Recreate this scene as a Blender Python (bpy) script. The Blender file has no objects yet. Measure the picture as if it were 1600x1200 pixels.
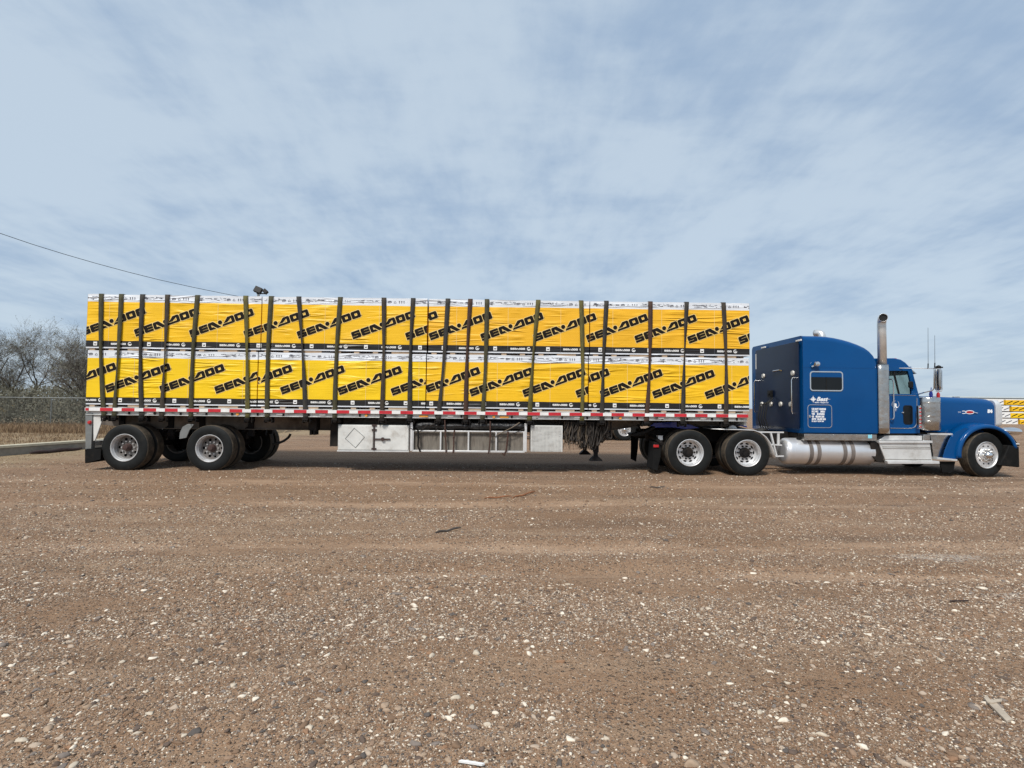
import bpy, bmesh, math, random
import numpy as np
from mathutils import Vector, Matrix, noise as mnoise
R_ = math.radians
random.seed(7)
SC = bpy.context.scene

# ------------------------------------------------------------------ camera
CAM_D, CAM_H, FPX = 12.0, 1.49, 852.0
CM = (Matrix.Rotation(R_(-1.03), 3, 'Z') @ Matrix.Rotation(R_(90 + 2.285), 3, 'X') @ Matrix.Rotation(0.0105, 3, 'Z'))
cam_data = bpy.data.cameras.new('camera'); cam = bpy.data.objects.new('camera', cam_data)
SC.collection.objects.link(cam); SC.camera = cam
m4 = CM.to_4x4(); m4.translation = Vector((0, -CAM_D, CAM_H)); cam.matrix_world = m4
cam_data.sensor_fit = 'HORIZONTAL'; cam_data.sensor_width = 36.0; cam_data.lens = 36.0 * FPX / 1600.0
cam_data.clip_start = 0.05; cam_data.clip_end = 4000

def P(px, py, Y):
    """world (x, z) of a photo pixel on the real vertical plane y = Y"""
    d = CM @ Vector(((px - 800) / FPX, -(py - 600) / FPX, -1)); t = (Y + CAM_D) / d.y
    return d.x * t, CAM_H + d.z * t
def PX(px, Y, py=640): return P(px, py, Y)[0]
def PG(px, py, z=0.0):
    d = CM @ Vector(((px - 800) / FPX, -(py - 600) / FPX, -1)); t = (z - CAM_H) / d.z
    return d.x * t, -CAM_D + d.y * t

# ------------------------------------------------------------------ light and sky
SUN_EL, SUN_AZ = 50.0, 205.0      # azimuth: clockwise from +Y; behind the camera, a little left
sun_d = bpy.data.lights.new('sun', 'SUN'); sun_d.energy = 2.7; sun_d.angle = R_(12); sun_d.color = (1.0, 0.96, 0.9)
sun = bpy.data.objects.new('sun', sun_d); SC.collection.objects.link(sun)
sd = Vector((math.sin(R_(SUN_AZ)) * math.cos(R_(SUN_EL)), math.cos(R_(SUN_AZ)) * math.cos(R_(SUN_EL)), math.sin(R_(SUN_EL))))
sun.rotation_euler = sd.to_track_quat('Z', 'Y').to_euler()
SC.view_settings.view_transform = 'Standard'; SC.view_settings.look = 'None'
SC.view_settings.gamma = 1.0; SC.view_settings.exposure = 0.45

world = bpy.data.worlds.new('World'); SC.world = world; world.use_nodes = True
nt = world.node_tree; nt.nodes.clear(); N = nt.nodes; L = nt.links
def nd(tree, typ, **kw):
    n = tree.nodes.new(typ)
    for k, v in kw.items():
        if k in ('inp',):
            for kk, vv in v.items(): n.inputs[kk].default_value = vv
        else: setattr(n, k, v)
    return n
out = nd(nt, 'ShaderNodeOutputWorld'); bg = nd(nt, 'ShaderNodeBackground', inp={'Strength': 0.1})
sky = nd(nt, 'ShaderNodeTexSky', sky_type='NISHITA', sun_disc=False, sun_elevation=R_(SUN_EL), sun_rotation=R_(SUN_AZ), dust_density=1.5)
tc = nd(nt, 'ShaderNodeTexCoord'); sep = nd(nt, 'ShaderNodeSeparateXYZ'); L.new(tc.outputs['Generated'], sep.inputs[0])
def wm(op, a, b=None, c=None, clamp=False):
    n = nt.nodes.new('ShaderNodeMath'); n.operation = op; n.use_clamp = clamp
    for i, v in enumerate((a, b, c)):
        if v is None: continue
        if isinstance(v, (int, float)): n.inputs[i].default_value = v
        else: nt.links.new(v, n.inputs[i])
    return n.outputs[0]
zc = wm('MAXIMUM', sep.outputs['Z'], 0.0)
den = wm('ADD', zc, 0.12)
cx1 = wm('DIVIDE', sep.outputs['X'], den); cy1 = wm('DIVIDE', sep.outputs['Y'], den)
den2 = wm('ADD', zc, 0.42)
cx2 = wm('DIVIDE', sep.outputs['X'], den2); cy2 = wm('DIVIDE', wm('SUBTRACT', sep.outputs['Y'], wm('MULTIPLY', zc, 1.6)), den2)
def cloud(rot, sx, sy, scale, detail, rough, dist, off, soft=False):
    cx, cy = (cx2, cy2) if soft else (cx1, cy1)
    cmb = nd(nt, 'ShaderNodeCombineXYZ'); L.new(cx, cmb.inputs[0]); L.new(cy, cmb.inputs[1]); cmb.inputs[2].default_value = off
    mp = nd(nt, 'ShaderNodeMapping'); L.new(cmb.outputs[0], mp.inputs[0])
    mp.inputs['Rotation'].default_value = (0, 0, R_(rot)); mp.inputs['Scale'].default_value = (sx, sy, 1)
    no = nd(nt, 'ShaderNodeTexNoise'); L.new(mp.outputs[0], no.inputs['Vector'])
    no.inputs['Scale'].default_value = scale; no.inputs['Detail'].default_value = detail
    no.inputs['Roughness'].default_value = rough; no.inputs['Distortion'].default_value = dist
    return no.outputs[0]
c1 = cloud(-28, 0.85, 1.0, 3.4, 7, 0.55, 0.2, 3.1, True)
c5 = cloud(24, 1.0, 0.5, 2.6, 6, 0.5, 0.2, 6.6)
c2 = cloud(14, 0.65, 1.0, 8.5, 6, 0.55, 0.2, 7.7, True)
c3 = cloud(-20, 1.0, 0.85, 1.3, 2, 0.5, 0.1, 5.4, True)
c4 = cloud(-55, 1.0, 0.38, 15.0, 5, 0.55, 0.2, 2.2)
mixv = wm('ADD', wm('ADD', wm('ADD', wm('MULTIPLY', c1, 0.20), wm('MULTIPLY', c5, 0.33)), wm('ADD', wm('MULTIPLY', c2, 0.18), wm('MULTIPLY', c4, 0.12))), wm('MULTIPLY', c3, 0.30))
rp = nd(nt, 'ShaderNodeValToRGB'); L.new(mixv, rp.inputs[0])
e = rp.color_ramp; e.interpolation = 'EASE'
e.elements[0].position = 0.43; e.elements[0].color = (0, 0, 0, 1); e.elements[1].position = 0.625; e.elements[1].color = (1, 1, 1, 1)
# cloud sheet brightness: broken thin overcast, paler where thick
cc = nd(nt, 'ShaderNodeMix', data_type='RGBA'); L.new(rp.outputs[0], cc.inputs[0])
cc.inputs[6].default_value = (2.6, 3.5, 4.75, 1); cc.inputs[7].default_value = (4.1, 4.9, 5.75, 1)
# toward the horizon the sheet evens out
hz = wm('POWER', wm('SUBTRACT', 1.0, zc, clamp=True), 9.0)
hm = nd(nt, 'ShaderNodeMix', data_type='RGBA'); L.new(wm('MULTIPLY', hz, 0.68), hm.inputs[0]); L.new(cc.outputs[2], hm.inputs[6])
hm.inputs[7].default_value = (4.15, 5.0, 5.75, 1)
sm = nd(nt, 'ShaderNodeMix', data_type='RGBA'); sm.inputs[0].default_value = 0.90
L.new(sky.outputs[0], sm.inputs[6]); L.new(hm.outputs[2], sm.inputs[7])
L.new(sm.outputs[2], bg.inputs[0]); L.new(bg.outputs[0], out.inputs[0])

# ------------------------------------------------------------------ materials
MATS = {}
def mat(name, col, rough=0.6, metal=0.0, var=0.15, vscale=3.0, bump=0.0, bscale=40.0, coat=0.0, dirt=None, dscale=2.0, dlo=0.5, dhi=0.7, stretch=(1, 1, 1), trans=0.0, alpha=1.0, rvar=0.1, spec=0.5):
    if name in MATS: return MATS[name]
    m = bpy.data.materials.new(name); m.use_nodes = True; t = m.node_tree; b = t.nodes['Principled BSDF']
    b.inputs['Roughness'].default_value = rough; b.inputs['Metallic'].default_value = metal
    b.inputs['Coat Weight'].default_value = coat; b.inputs['Coat Roughness'].default_value = 0.06; b.inputs['Specular IOR Level'].default_value = spec
    b.inputs['Transmission Weight'].default_value = trans; b.inputs['Alpha'].default_value = alpha
    geo = nd(t, 'ShaderNodeNewGeometry'); mp = nd(t, 'ShaderNodeMapping'); t.links.new(geo.outputs['Position'], mp.inputs[0])
    mp.inputs['Scale'].default_value = stretch
    no = nd(t, 'ShaderNodeTexNoise'); no.inputs['Scale'].default_value = vscale; no.inputs['Detail'].default_value = 6; no.inputs['Roughness'].default_value = 0.6
    t.links.new(mp.outputs[0], no.inputs['Vector'])
    mr = nd(t, 'ShaderNodeMapRange'); mr.inputs[1].default_value = 0.3; mr.inputs[2].default_value = 0.7
    mr.inputs[3].default_value = 1 - var; mr.inputs[4].default_value = 1 + var; t.links.new(no.outputs[0], mr.inputs[0])
    vm = nd(t, 'ShaderNodeVectorMath', operation='SCALE'); vm.inputs[0].default_value = col[:3]; t.links.new(mr.outputs[0], vm.inputs['Scale'])
    last = vm.outputs[0]
    if dirt:
        dn = nd(t, 'ShaderNodeTexNoise'); dn.inputs['Scale'].default_value = dscale; dn.inputs['Detail'].default_value = 8; dn.inputs['Roughness'].default_value = 0.7
        t.links.new(mp.outputs[0], dn.inputs['Vector'])
        dr = nd(t, 'ShaderNodeMapRange'); dr.inputs[1].default_value = dlo; dr.inputs[2].default_value = dhi; t.links.new(dn.outputs[0], dr.inputs[0])
        mx = nd(t, 'ShaderNodeMix', data_type='RGBA'); t.links.new(dr.outputs[0], mx.inputs[0]); t.links.new(last, mx.inputs[6]); mx.inputs[7].default_value = (*dirt, 1)
        last = mx.outputs[2]
        rm = nd(t, 'ShaderNodeMapRange'); rm.inputs[3].default_value = rough; rm.inputs[4].default_value = min(1, rough + 0.35); t.links.new(dr.outputs[0], rm.inputs[0]); t.links.new(rm.outputs[0], b.inputs['Roughness'])
    t.links.new(last, b.inputs['Base Color'])
    if bump:
        bn = nd(t, 'ShaderNodeTexNoise'); bn.inputs['Scale'].default_value = bscale; bn.inputs['Detail'].default_value = 4
        t.links.new(mp.outputs[0], bn.inputs['Vector'])
        bp = nd(t, 'ShaderNodeBump'); bp.inputs['Strength'].default_value = 1.0; bp.inputs['Distance'].default_value = bump
        t.links.new(bn.outputs[0], bp.inputs['Height']); t.links.new(bp.outputs[0], b.inputs['Normal'])
    MATS[name] = m; return m

M = dict(
    blue=mat('blue_paint', (0.0002, 0.058, 0.200), 0.28, 0.0, 0.06, 1.5, coat=0.25, spec=0.15),
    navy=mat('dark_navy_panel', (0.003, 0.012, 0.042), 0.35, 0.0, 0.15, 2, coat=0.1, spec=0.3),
    stackm=mat('satin_stack_chrome', (0.70, 0.69, 0.67), 0.36, 0.75, 0.15, 5, dirt=(0.3, 0.27, 0.24), dlo=0.6, dhi=0.85),
    tankstrap=mat('dark_tank_strap', (0.19, 0.165, 0.15), 0.5, 0.3, 0.2, 6),
    chrome=mat('chrome', (0.74, 0.74, 0.74), 0.2, 1.0, 0.06, 3, bump=0.002, bscale=6),
    dullchrome=mat('worn_chrome', (0.52, 0.51, 0.49), 0.22, 1.0, 0.2, 4, bump=0.004, bscale=7, dirt=(0.2, 0.17, 0.14), dlo=0.55, dhi=0.8),
    alu=mat('brushed_aluminium', (0.74, 0.74, 0.73), 0.4, 0.5, 0.12, 5, bump=0.001, bscale=60, dirt=(0.3, 0.27, 0.24), dlo=0.58, dhi=0.85),
    tank=mat('tank_aluminium', (0.76, 0.76, 0.77), 0.36, 0.65, 0.08, 3, bump=0.0008, bscale=80, stretch=(1, 1, 0.3), dirt=(0.42, 0.38, 0.34), dlo=0.55, dhi=0.9),
    tread=mat('step_plate', (0.74, 0.74, 0.72), 0.42, 0.45, 0.1, 4, dirt=(0.35, 0.32, 0.28), dlo=0.5, dhi=0.8),
    rail=mat('rail_aluminium', (0.55, 0.55, 0.53), 0.5, 0.35, 0.3, 5, dirt=(0.16, 0.13, 0.11), dscale=4, dlo=0.5, dhi=0.72, stretch=(1, 1, 3)),
    white=mat('white_box_paint', (0.62, 0.62, 0.59), 0.45, 0.0, 0.12, 4, dirt=(0.3, 0.25, 0.2), dscale=3, dlo=0.54, dhi=0.8),
    frame=mat('dark_frame_steel', (0.013, 0.012, 0.012), 0.7, 0.1, 0.4, 4, spec=0.2, dirt=(0.05, 0.036, 0.025), dlo=0.5, dhi=0.8),
    beam=mat('grey_brown_beam', (0.17, 0.145, 0.12), 0.7, 0.1, 0.35, 3, dirt=(0.05, 0.04, 0.035), dlo=0.45, dhi=0.7),
    black=mat('black_plastic', (0.010, 0.010, 0.010), 0.5, 0, 0.3, 4, spec=0.25),
    flap=mat('mudflap_rubber', (0.008, 0.008, 0.008), 0.75, 0, 0.3, 6, spec=0.15, dirt=(0.045, 0.036, 0.028), dlo=0.55, dhi=0.85),
    tyre=mat('tyre_sidewall', (0.010, 0.011, 0.011), 0.62, 0, 0.25, 9, spec=0.2, bump=0.001, bscale=60, dirt=(0.035, 0.030, 0.025), dscale=7, dlo=0.56, dhi=0.9),
    treadr=mat('tyre_tread_dusty', (0.042, 0.034, 0.024), 0.9, 0, 0.4, 14, bump=0.004, bscale=40, dirt=(0.12, 0.09, 0.06), dscale=8, dlo=0.42, dhi=0.72),
    rimsteel=mat('grey_steel_rim', (0.50, 0.50, 0.50), 0.45, 0.3, 0.15, 8, dirt=(0.19, 0.15, 0.12), dscale=9, dlo=0.5, dhi=0.8),
    rimdark=mat('dirty_wheel_disc', (0.20, 0.19, 0.18), 0.6, 0.3, 0.35, 12, dirt=(0.09, 0.06, 0.045), dscale=12, dlo=0.45, dhi=0.75),
    rimalu=mat('polished_rim', (0.72, 0.72, 0.72), 0.38, 0.6, 0.1, 6, dirt=(0.33, 0.3, 0.27), dscale=9, dlo=0.55, dhi=0.85),
    hubrust=mat('rusty_hub', (0.055, 0.030, 0.026), 0.75, 0.1, 0.4, 20, dirt=(0.05, 0.04, 0.035)),
    red=mat('red_lens', (0.42, 0.012, 0.015), 0.3, 0, 0.12, 8, coat=0.4),
    amber=mat('amber_lens', (0.75, 0.32, 0.05), 0.3, 0, 0.1, 8, coat=0.4),
    tapered=mat('reflective_red', (0.50, 0.018, 0.03), 0.4, 0, 0.2, 10, dirt=(0.2, 0.08, 0.07), dscale=6, dlo=0.58, dhi=0.85),
    tapewhite=mat('reflective_white', (0.78, 0.77, 0.75), 0.4, 0, 0.1, 10, dirt=(0.35, 0.3, 0.26), dscale=6, dlo=0.6, dhi=0.85),
    wood=mat('pale_pallet_wood', (0.42, 0.31, 0.21), 0.85, 0, 0.3, 12, stretch=(0.4, 1, 3)),
    print_black=mat('printed_black', (0.011, 0.008, 0.006), 0.7, 0, 0.2, 4, spec=0.15),
    print_white=mat('printed_white', (0.80, 0.80, 0.78), 0.5, 0, 0.05, 4),
    print_pale=mat('pale_outline', (0.85, 0.62, 0.22), 0.5, 0, 0.05, 4),
    print_grey=mat('printed_grey', (0.10, 0.10, 0.12), 0.5, 0, 0.2, 4),
    letter=mat('white_lettering', (0.80, 0.82, 0.84), 0.4, 0, 0.04, 4),
    glass=mat('dark_window_glass', (0.008, 0.010, 0.012), 0.12, 0, 0.1, 2, spec=0.25),
    clock=mat('pale_lamp_lens', (0.62, 0.6, 0.55), 0.25, 0.2, 0.15, 20),
    rust=mat('rusty_iron', (0.065, 0.032, 0.023), 0.85, 0.1, 0.4, 20, bump=0.002, bscale=80),
    rustbright=mat('orange_rust', (0.26, 0.105, 0.045), 0.85, 0, 0.4, 20),
    tarp=mat('black_tarp', (0.010, 0.010, 0.011), 0.42, 0, 0.3, 5, bump=0.03, bscale=14, dirt=(0.045, 0.04, 0.037), dlo=0.5, dhi=0.9),
    plywood=mat('weathered_board', (0.16, 0.14, 0.115), 0.8, 0, 0.3, 5, stretch=(3, 3, 0.6), dirt=(0.07, 0.055, 0.045)),
    cord=mat('brown_rubber_cord', (0.026, 0.020, 0.016), 0.75, 0, 0.5, 8),
    cordpale=mat('frayed_rope', (0.20, 0.155, 0.11), 0.9, 0, 0.3, 8),
    concrete=mat('concrete_kerb', (0.25, 0.225, 0.19), 0.9, 0, 0.2, 5, bump=0.006, bscale=30, dirt=(0.13, 0.11, 0.09), dlo=0.55, dhi=0.8),
    kerbtop=mat('pale_kerb_top', (0.55, 0.50, 0.38), 0.9, 0, 0.15, 6, bump=0.004, bscale=30),
    galv=mat('galvanised_steel', (0.24, 0.25, 0.245), 0.5, 0.6, 0.15, 6),
    bark=mat('mesquite_bark', (0.07, 0.060, 0.052), 0.95, 0, 0.35, 6, bump=0.02, bscale=25),
    twig=mat('grey_twigs', (0.18, 0.158, 0.133), 0.95, 0, 0.35, 3),
    shedw=mat('pale_metal_sheet', (0.50, 0.58, 0.62), 0.6, 0, 0.05, 1),
    darkwood=mat('dark_wet_log', (0.04, 0.022, 0.018), 0.8, 0, 0.3, 9, bump=0.01, bscale=30),
    scrap=mat('pale_weathered_scrap', (0.42, 0.35, 0.27), 0.85, 0, 0.25, 9),
    bluedeck=mat('bright_blue_fender', (0.012, 0.04, 0.38), 0.35, 0.1, 0.1, 2, coat=0.6),
    seat=mat('dark_seat_fabric', (0.02, 0.02, 0.022), 0.8, 0, 0.2, 4),
    sticker=mat('pale_blue_sticker', (0.25, 0.62, 0.75), 0.4, 0, 0.1, 9),
)
def glass_mat(name, col):
    m = bpy.data.materials.new(name); m.use_nodes = True; t = m.node_tree; b = t.nodes['Principled BSDF']; o = t.nodes['Material Output']
    b.inputs['Base Color'].default_value = (0.02, 0.03, 0.03, 1); b.inputs['Roughness'].default_value = 0.03
    tr = nd(t, 'ShaderNodeBsdfTransparent'); tr.inputs[0].default_value = (*col, 1)
    fr = nd(t, 'ShaderNodeLayerWeight'); fr.inputs[0].default_value = 0.25
    mp = nd(t, 'ShaderNodeMapRange'); mp.inputs[3].default_value = 0.04; mp.inputs[4].default_value = 0.6; t.links.new(fr.outputs['Facing'], mp.inputs[0])
    mx = nd(t, 'ShaderNodeMixShader'); t.links.new(mp.outputs[0], mx.inputs[0]); t.links.new(tr.outputs[0], mx.inputs[1]); t.links.new(b.outputs[0], mx.inputs[2])
    t.links.new(mx.outputs[0], o.inputs[0]); return m
M['cabglass'] = glass_mat('green_tinted_glass', (0.90, 0.965, 0.95))

def wrap_mat(name, col, film=0.12, ang=12.0, amp=0.020, dark=0.0):
    """printed shrink wrap: colour with stretched wrinkles under a glossy film"""
    m = bpy.data.materials.new(name); m.use_nodes = True; t = m.node_tree; b = t.nodes['Principled BSDF']
    b.inputs['Roughness'].default_value = 0.5; b.inputs['Specular IOR Level'].default_value = 0.3; b.inputs['Coat Weight'].default_value = film; b.inputs['Coat Roughness'].default_value = 0.3
    geo = nd(t, 'ShaderNodeNewGeometry')
    def noi(scale, st, rot, det=3, dist=0.0):
        mp = nd(t, 'ShaderNodeMapping'); t.links.new(geo.outputs['Position'], mp.inputs[0]); mp.inputs['Rotation'].default_value = (0, R_(rot), 0)
        mp.inputs['Scale'].default_value = st
        n = nd(t, 'ShaderNodeTexNoise'); n.inputs['Scale'].default_value = scale; n.inputs['Detail'].default_value = det; n.inputs['Distortion'].default_value = dist
        t.links.new(mp.outputs[0], n.inputs['Vector']); return n.outputs[0]
    def mth(op, a, b_):
        n = nd(t, 'ShaderNodeMath', operation=op)
        for i, v in enumerate((a, b_)):
            if isinstance(v, (int, float)): n.inputs[i].default_value = v
            else: t.links.new(v, n.inputs[i])
        return n.outputs[0]
    a1 = noi(1.25, (0.32, 1, 4.6), ang, 2, 0.5); a2 = noi(4, (0.25, 1, 6), -7, 3, 0.4); a3 = noi(1.1, (1, 1, 1), 0, 2)
    r1 = nd(t, 'ShaderNodeMapRange'); r1.inputs[1].default_value = 0.46; r1.inputs[2].default_value = 0.62; t.links.new(a3, r1.inputs[0])
    rid = mth('ABSOLUTE', mth('SUBTRACT', a1, 0.5), 0)     # ridged folds
    fold = nd(t, 'ShaderNodeMapRange'); fold.inputs[1].default_value = 0.0; fold.inputs[2].default_value = 0.10; fold.inputs[3].default_value = 1; fold.inputs[4].default_value = 0; t.links.new(rid, fold.inputs[0])
    h = mth('ADD', mth('MULTIPLY', mth('MULTIPLY', fold.outputs[0], r1.outputs[0]), 1.0), mth('MULTIPLY', a2, 0.22))
    bp = nd(t, 'ShaderNodeBump'); bp.inputs['Strength'].default_value = 1.0; bp.inputs['Distance'].default_value = amp; t.links.new(h, bp.inputs['Height'])
    t.links.new(bp.outputs[0], b.inputs['Normal']); t.links.new(bp.outputs[0], b.inputs['Coat Normal'])
    v = noi(1.3, (1, 1, 1.5), 0, 5)
    mr = nd(t, 'ShaderNodeMapRange'); mr.inputs[1].default_value = 0.3; mr.inputs[2].default_value = 0.7; mr.inputs[3].default_value = 0.90; mr.inputs[4].default_value = 1.07; t.links.new(v, mr.inputs[0])
    vm = nd(t, 'ShaderNodeVectorMath', operation='SCALE'); vm.inputs[0].default_value = col; t.links.new(mr.outputs[0], vm.inputs['Scale'])
    t.links.new(vm.outputs[0], b.inputs['Base Color']); return m
M['y_bright'] = wrap_mat('bright_yellow_wrap', (0.86, 0.56, 0.008))
M['y_mid'] = wrap_mat('golden_yellow_wrap', (0.84, 0.49, 0.012))
M['y_orange'] = wrap_mat('orange_yellow_wrap', (0.82, 0.44, 0.020))
M['w_white'] = wrap_mat('white_wrap', (0.70, 0.73, 0.77), amp=0.02)
M['w_black'] = wrap_mat('black_wrap', (0.012, 0.011, 0.011), film=0.22, amp=0.014)
M['w_fold'] = wrap_mat('plain_top_film', (0.55, 0.58, 0.6))

# ------------------------------------------------------------------ mesh builder
class MB:
    def __init__(s): s.v = []; s.f = []; s.m = []; s.mi = 0
    def add(s, vs, fs):
        o = len(s.v); s.v.extend([tuple(v) for v in vs]); s.f.extend([tuple(i + o for i in f) for f in fs]); s.m.extend([s.mi] * len(fs)); return s
    def box(s, x0, x1, y0, y1, z0, z1):
        vs = [(x, y, z) for z in (z0, z1) for y in (y0, y1) for x in (x0, x1)]
        return s.add(vs, [(0, 2, 3, 1), (4, 5, 7, 6), (0, 1, 5, 4), (2, 6, 7, 3), (0, 4, 6, 2), (1, 3, 7, 5)])
    def bar(s, a, b, w, h=None, up=(0, 0, 1)):
        a = Vector(a); b = Vector(b); h = h or w; d = (b - a).normalized(); u = Vector(up)
        if abs(d.dot(u)) > 0.98: u = Vector((0, 1, 0))
        sx = d.cross(u).normalized(); uu = sx.cross(d).normalized(); vs = []
        for p in (a, b):
            for i, j in ((-1, -1), (1, -1), (1, 1), (-1, 1)): vs.append(p + sx * (i * w / 2) + uu * (j * h / 2))
        return s.add(vs, [(0, 3, 2, 1), (4, 5, 6, 7), (0, 1, 5, 4), (1, 2, 6, 5), (2, 3, 7, 6), (3, 0, 4, 7)])
    def tube(s, pts, r, n=8, cap=True):
        pts = [Vector(p) for p in pts]; rs = r if isinstance(r, (list, tuple)) else [r] * len(pts)
        up = None; vs = []; fs = []
        for i, p in enumerate(pts):
            d = (pts[min(i + 1, len(pts) - 1)] - pts[max(i - 1, 0)])
            d = d.normalized() if d.length > 1e-9 else Vector((0, 0, 1))
            if up is None: up = d.orthogonal().normalized()
            up = (up - d * up.dot(d)); up = up.normalized() if up.length > 1e-6 else d.orthogonal().normalized()
            w = d.cross(up)
            for k in range(n):
                a = 2 * math.pi * k / n; vs.append(p + (up * math.cos(a) + w * math.sin(a)) * rs[i])
        for i in range(len(pts) - 1):
            for k in range(n):
                k2 = (k + 1) % n; fs.append((i * n + k, i * n + k2, (i + 1) * n + k2, (i + 1) * n + k))
        if cap:
            fs.append(tuple(range(n - 1, -1, -1))); o = (len(pts) - 1) * n; fs.append(tuple(o + k for k in range(n)))
        return s.add(vs, fs)
    def lathe(s, prof, n=48, axis='Y', c=(0, 0, 0), close=False, mis=None):
        """prof: list of (along axis, radius)"""
        vs = []; 
        for (a, r) in prof:
            for k in range(n):
                t = 2 * math.pi * k / n; u, w = r * math.cos(t), r * math.sin(t)
                p = {'Y': (u, a, w), 'X': (a, u, w), 'Z': (u, w, a)}[axis]; vs.append((p[0] + c[0], p[1] + c[1], p[2] + c[2]))
        m = len(prof); o = len(s.v); s.v.extend(vs)
        for i in range(m if close else m - 1):
            j = (i + 1) % m
            for k in range(n):
                k2 = (k + 1) % n; s.f.append((o + i * n + k, o + j * n + k, o + j * n + k2, o + i * n + k2)); s.m.append(mis[i] if mis else s.mi)
        return s
    def prism(s, poly, y0, y1, holes=(), plane='XZ'):
        """polygon in (x, z) extruded along y, real holes"""
        bm = bmesh.new(); loops = [poly] + list(holes); es = []
        for lp in loops:
            v = [bm.verts.new((p[0], y0, p[1])) for p in lp]
            for i in range(len(v)): es.append(bm.edges.new((v[i], v[(i + 1) % len(v)])))
        if holes: bmesh.ops.triangle_fill(bm, use_beauty=True, use_dissolve=False, edges=es)
        else: bm.faces.new(bm.verts)
        bm.verts.index_update(); n = len(bm.verts)
        vs = [tuple(v.co) for v in bm.verts]; fs = [[v.index for v in f.verts] for f in bm.faces]
        vs2 = [(v[0], y1, v[2]) for v in vs]; fs2 = [[i + n for i in reversed(f)] for f in fs]
        side = []; o = 0
        for lp in loops:
            k = len(lp)
            for i in range(k): j = (i + 1) % k; side.append((o + i, o + j, o + j + n, o + i + n))
            o += k
        bm.free(); return s.add(vs + vs2, fs + fs2 + side)
    def loft(s, rings, cap=True):
        n = len(rings[0]); vs = [p for r in rings for p in r]; fs = []
        for i in range(len(rings) - 1):
            for k in range(n): k2 = (k + 1) % n; fs.append((i * n + k, i * n + k2, (i + 1) * n + k2, (i + 1) * n + k))
        if cap: fs.append(tuple(range(n - 1, -1, -1))); fs.append(tuple((len(rings) - 1) * n + k for k in range(n)))
        return s.add(vs, fs)
    def sheet(s, rows):
        n = len(rows[0]); vs = [p for r in rows for p in r]
        return s.add(vs, [(i * n + k, i * n + k + 1, (i + 1) * n + k + 1, (i + 1) * n + k) for i in range(len(rows) - 1) for k in range(n - 1)])
    def build(s, name, mats, parent=None, smooth=True, bevel=0, ang=35, recalc=True, solid=0):
        me = bpy.data.meshes.new(name); me.from_pydata(s.v, [], s.f)
        if not isinstance(mats, (list, tuple)): mats = [mats]
        for m in mats: me.materials.append(m)
        if len(mats) > 1: me.polygons.foreach_set('material_index', s.m)
        if recalc:
            bm = bmesh.new(); bm.from_mesh(me); bmesh.ops.recalc_face_normals(bm, faces=bm.faces); bm.to_mesh(me); bm.free()
        if smooth:
            me.polygons.foreach_set('use_smooth', [True] * len(me.polygons)); me.set_sharp_from_angle(angle=R_(ang))
        me.update()
        o = bpy.data.objects.new(name, me); SC.collection.objects.link(o)
        if parent: o.parent = parent
        if solid: md = o.modifiers.new('thickness', 'SOLIDIFY'); md.thickness = solid; md.offset = 0
        if bevel: md = o.modifiers.new('bevel', 'BEVEL'); md.width = bevel; md.segments = 2; md.limit_method = 'ANGLE'; md.angle_limit = R_(40)
        return o
def rrect(x0, x1, z0, z1, r, n=5):
    pts = []
    for cx_, cz_, a0 in ((x1 - r, z1 - r, 0), (x0 + r, z1 - r, 90), (x0 + r, z0 + r, 180), (x1 - r, z0 + r, 270)):
        for i in range(n + 1): a = R_(a0 + 90 * i / n); pts.append((cx_ + r * math.cos(a), cz_ + r * math.sin(a)))
    return pts
def empty(name, loc=(0, 0, 0), parent=None, rz=0):
    o = bpy.data.objects.new(name, None); SC.collection.objects.link(o); o.location = loc; o.rotation_euler = (0, 0, rz); o.empty_display_size = 0.3
    if parent: o.parent = parent
    return o
def tag(o, label=None, cat=None, group=None, kind=None):
    if label: o['label'] = label
    if cat: o['category'] = cat
    if group: o['group'] = group
    if kind: o['kind'] = kind
    return o
def copy_tree(o, parent=None):
    c = o.copy(); SC.collection.objects.link(c); c.parent = parent
    for ch in list(o.children): copy_tree(ch, c)
    return c
def text_mesh(name, s, size, mat_, parent, x, y, z, shear=0, bold=0.0, align='LEFT', depth=0.0, sx=1.0):
    cu = bpy.data.curves.new(name, 'FONT'); cu.body = s; cu.size = size; cu.shear = shear; cu.offset = bold; cu.align_x = align; cu.resolution_u = 3; cu.extrude = 0.001
    t = bpy.data.objects.new(name, cu); SC.collection.objects.link(t)
    dg = bpy.context.evaluated_depsgraph_get(); me = bpy.data.meshes.new_from_object(t.evaluated_get(dg)); bpy.data.objects.remove(t); bpy.data.curves.remove(cu)
    me.transform(Matrix.Translation((x, y, z)) @ Matrix.Rotation(R_(90), 4, 'X') @ Matrix.Diagonal((sx, 1, 1, 1)))
    me.materials.clear(); me.materials.append(mat_); me.name = name
    o = bpy.data.objects.new(name, me); SC.collection.objects.link(o); o.parent = parent; return o

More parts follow.
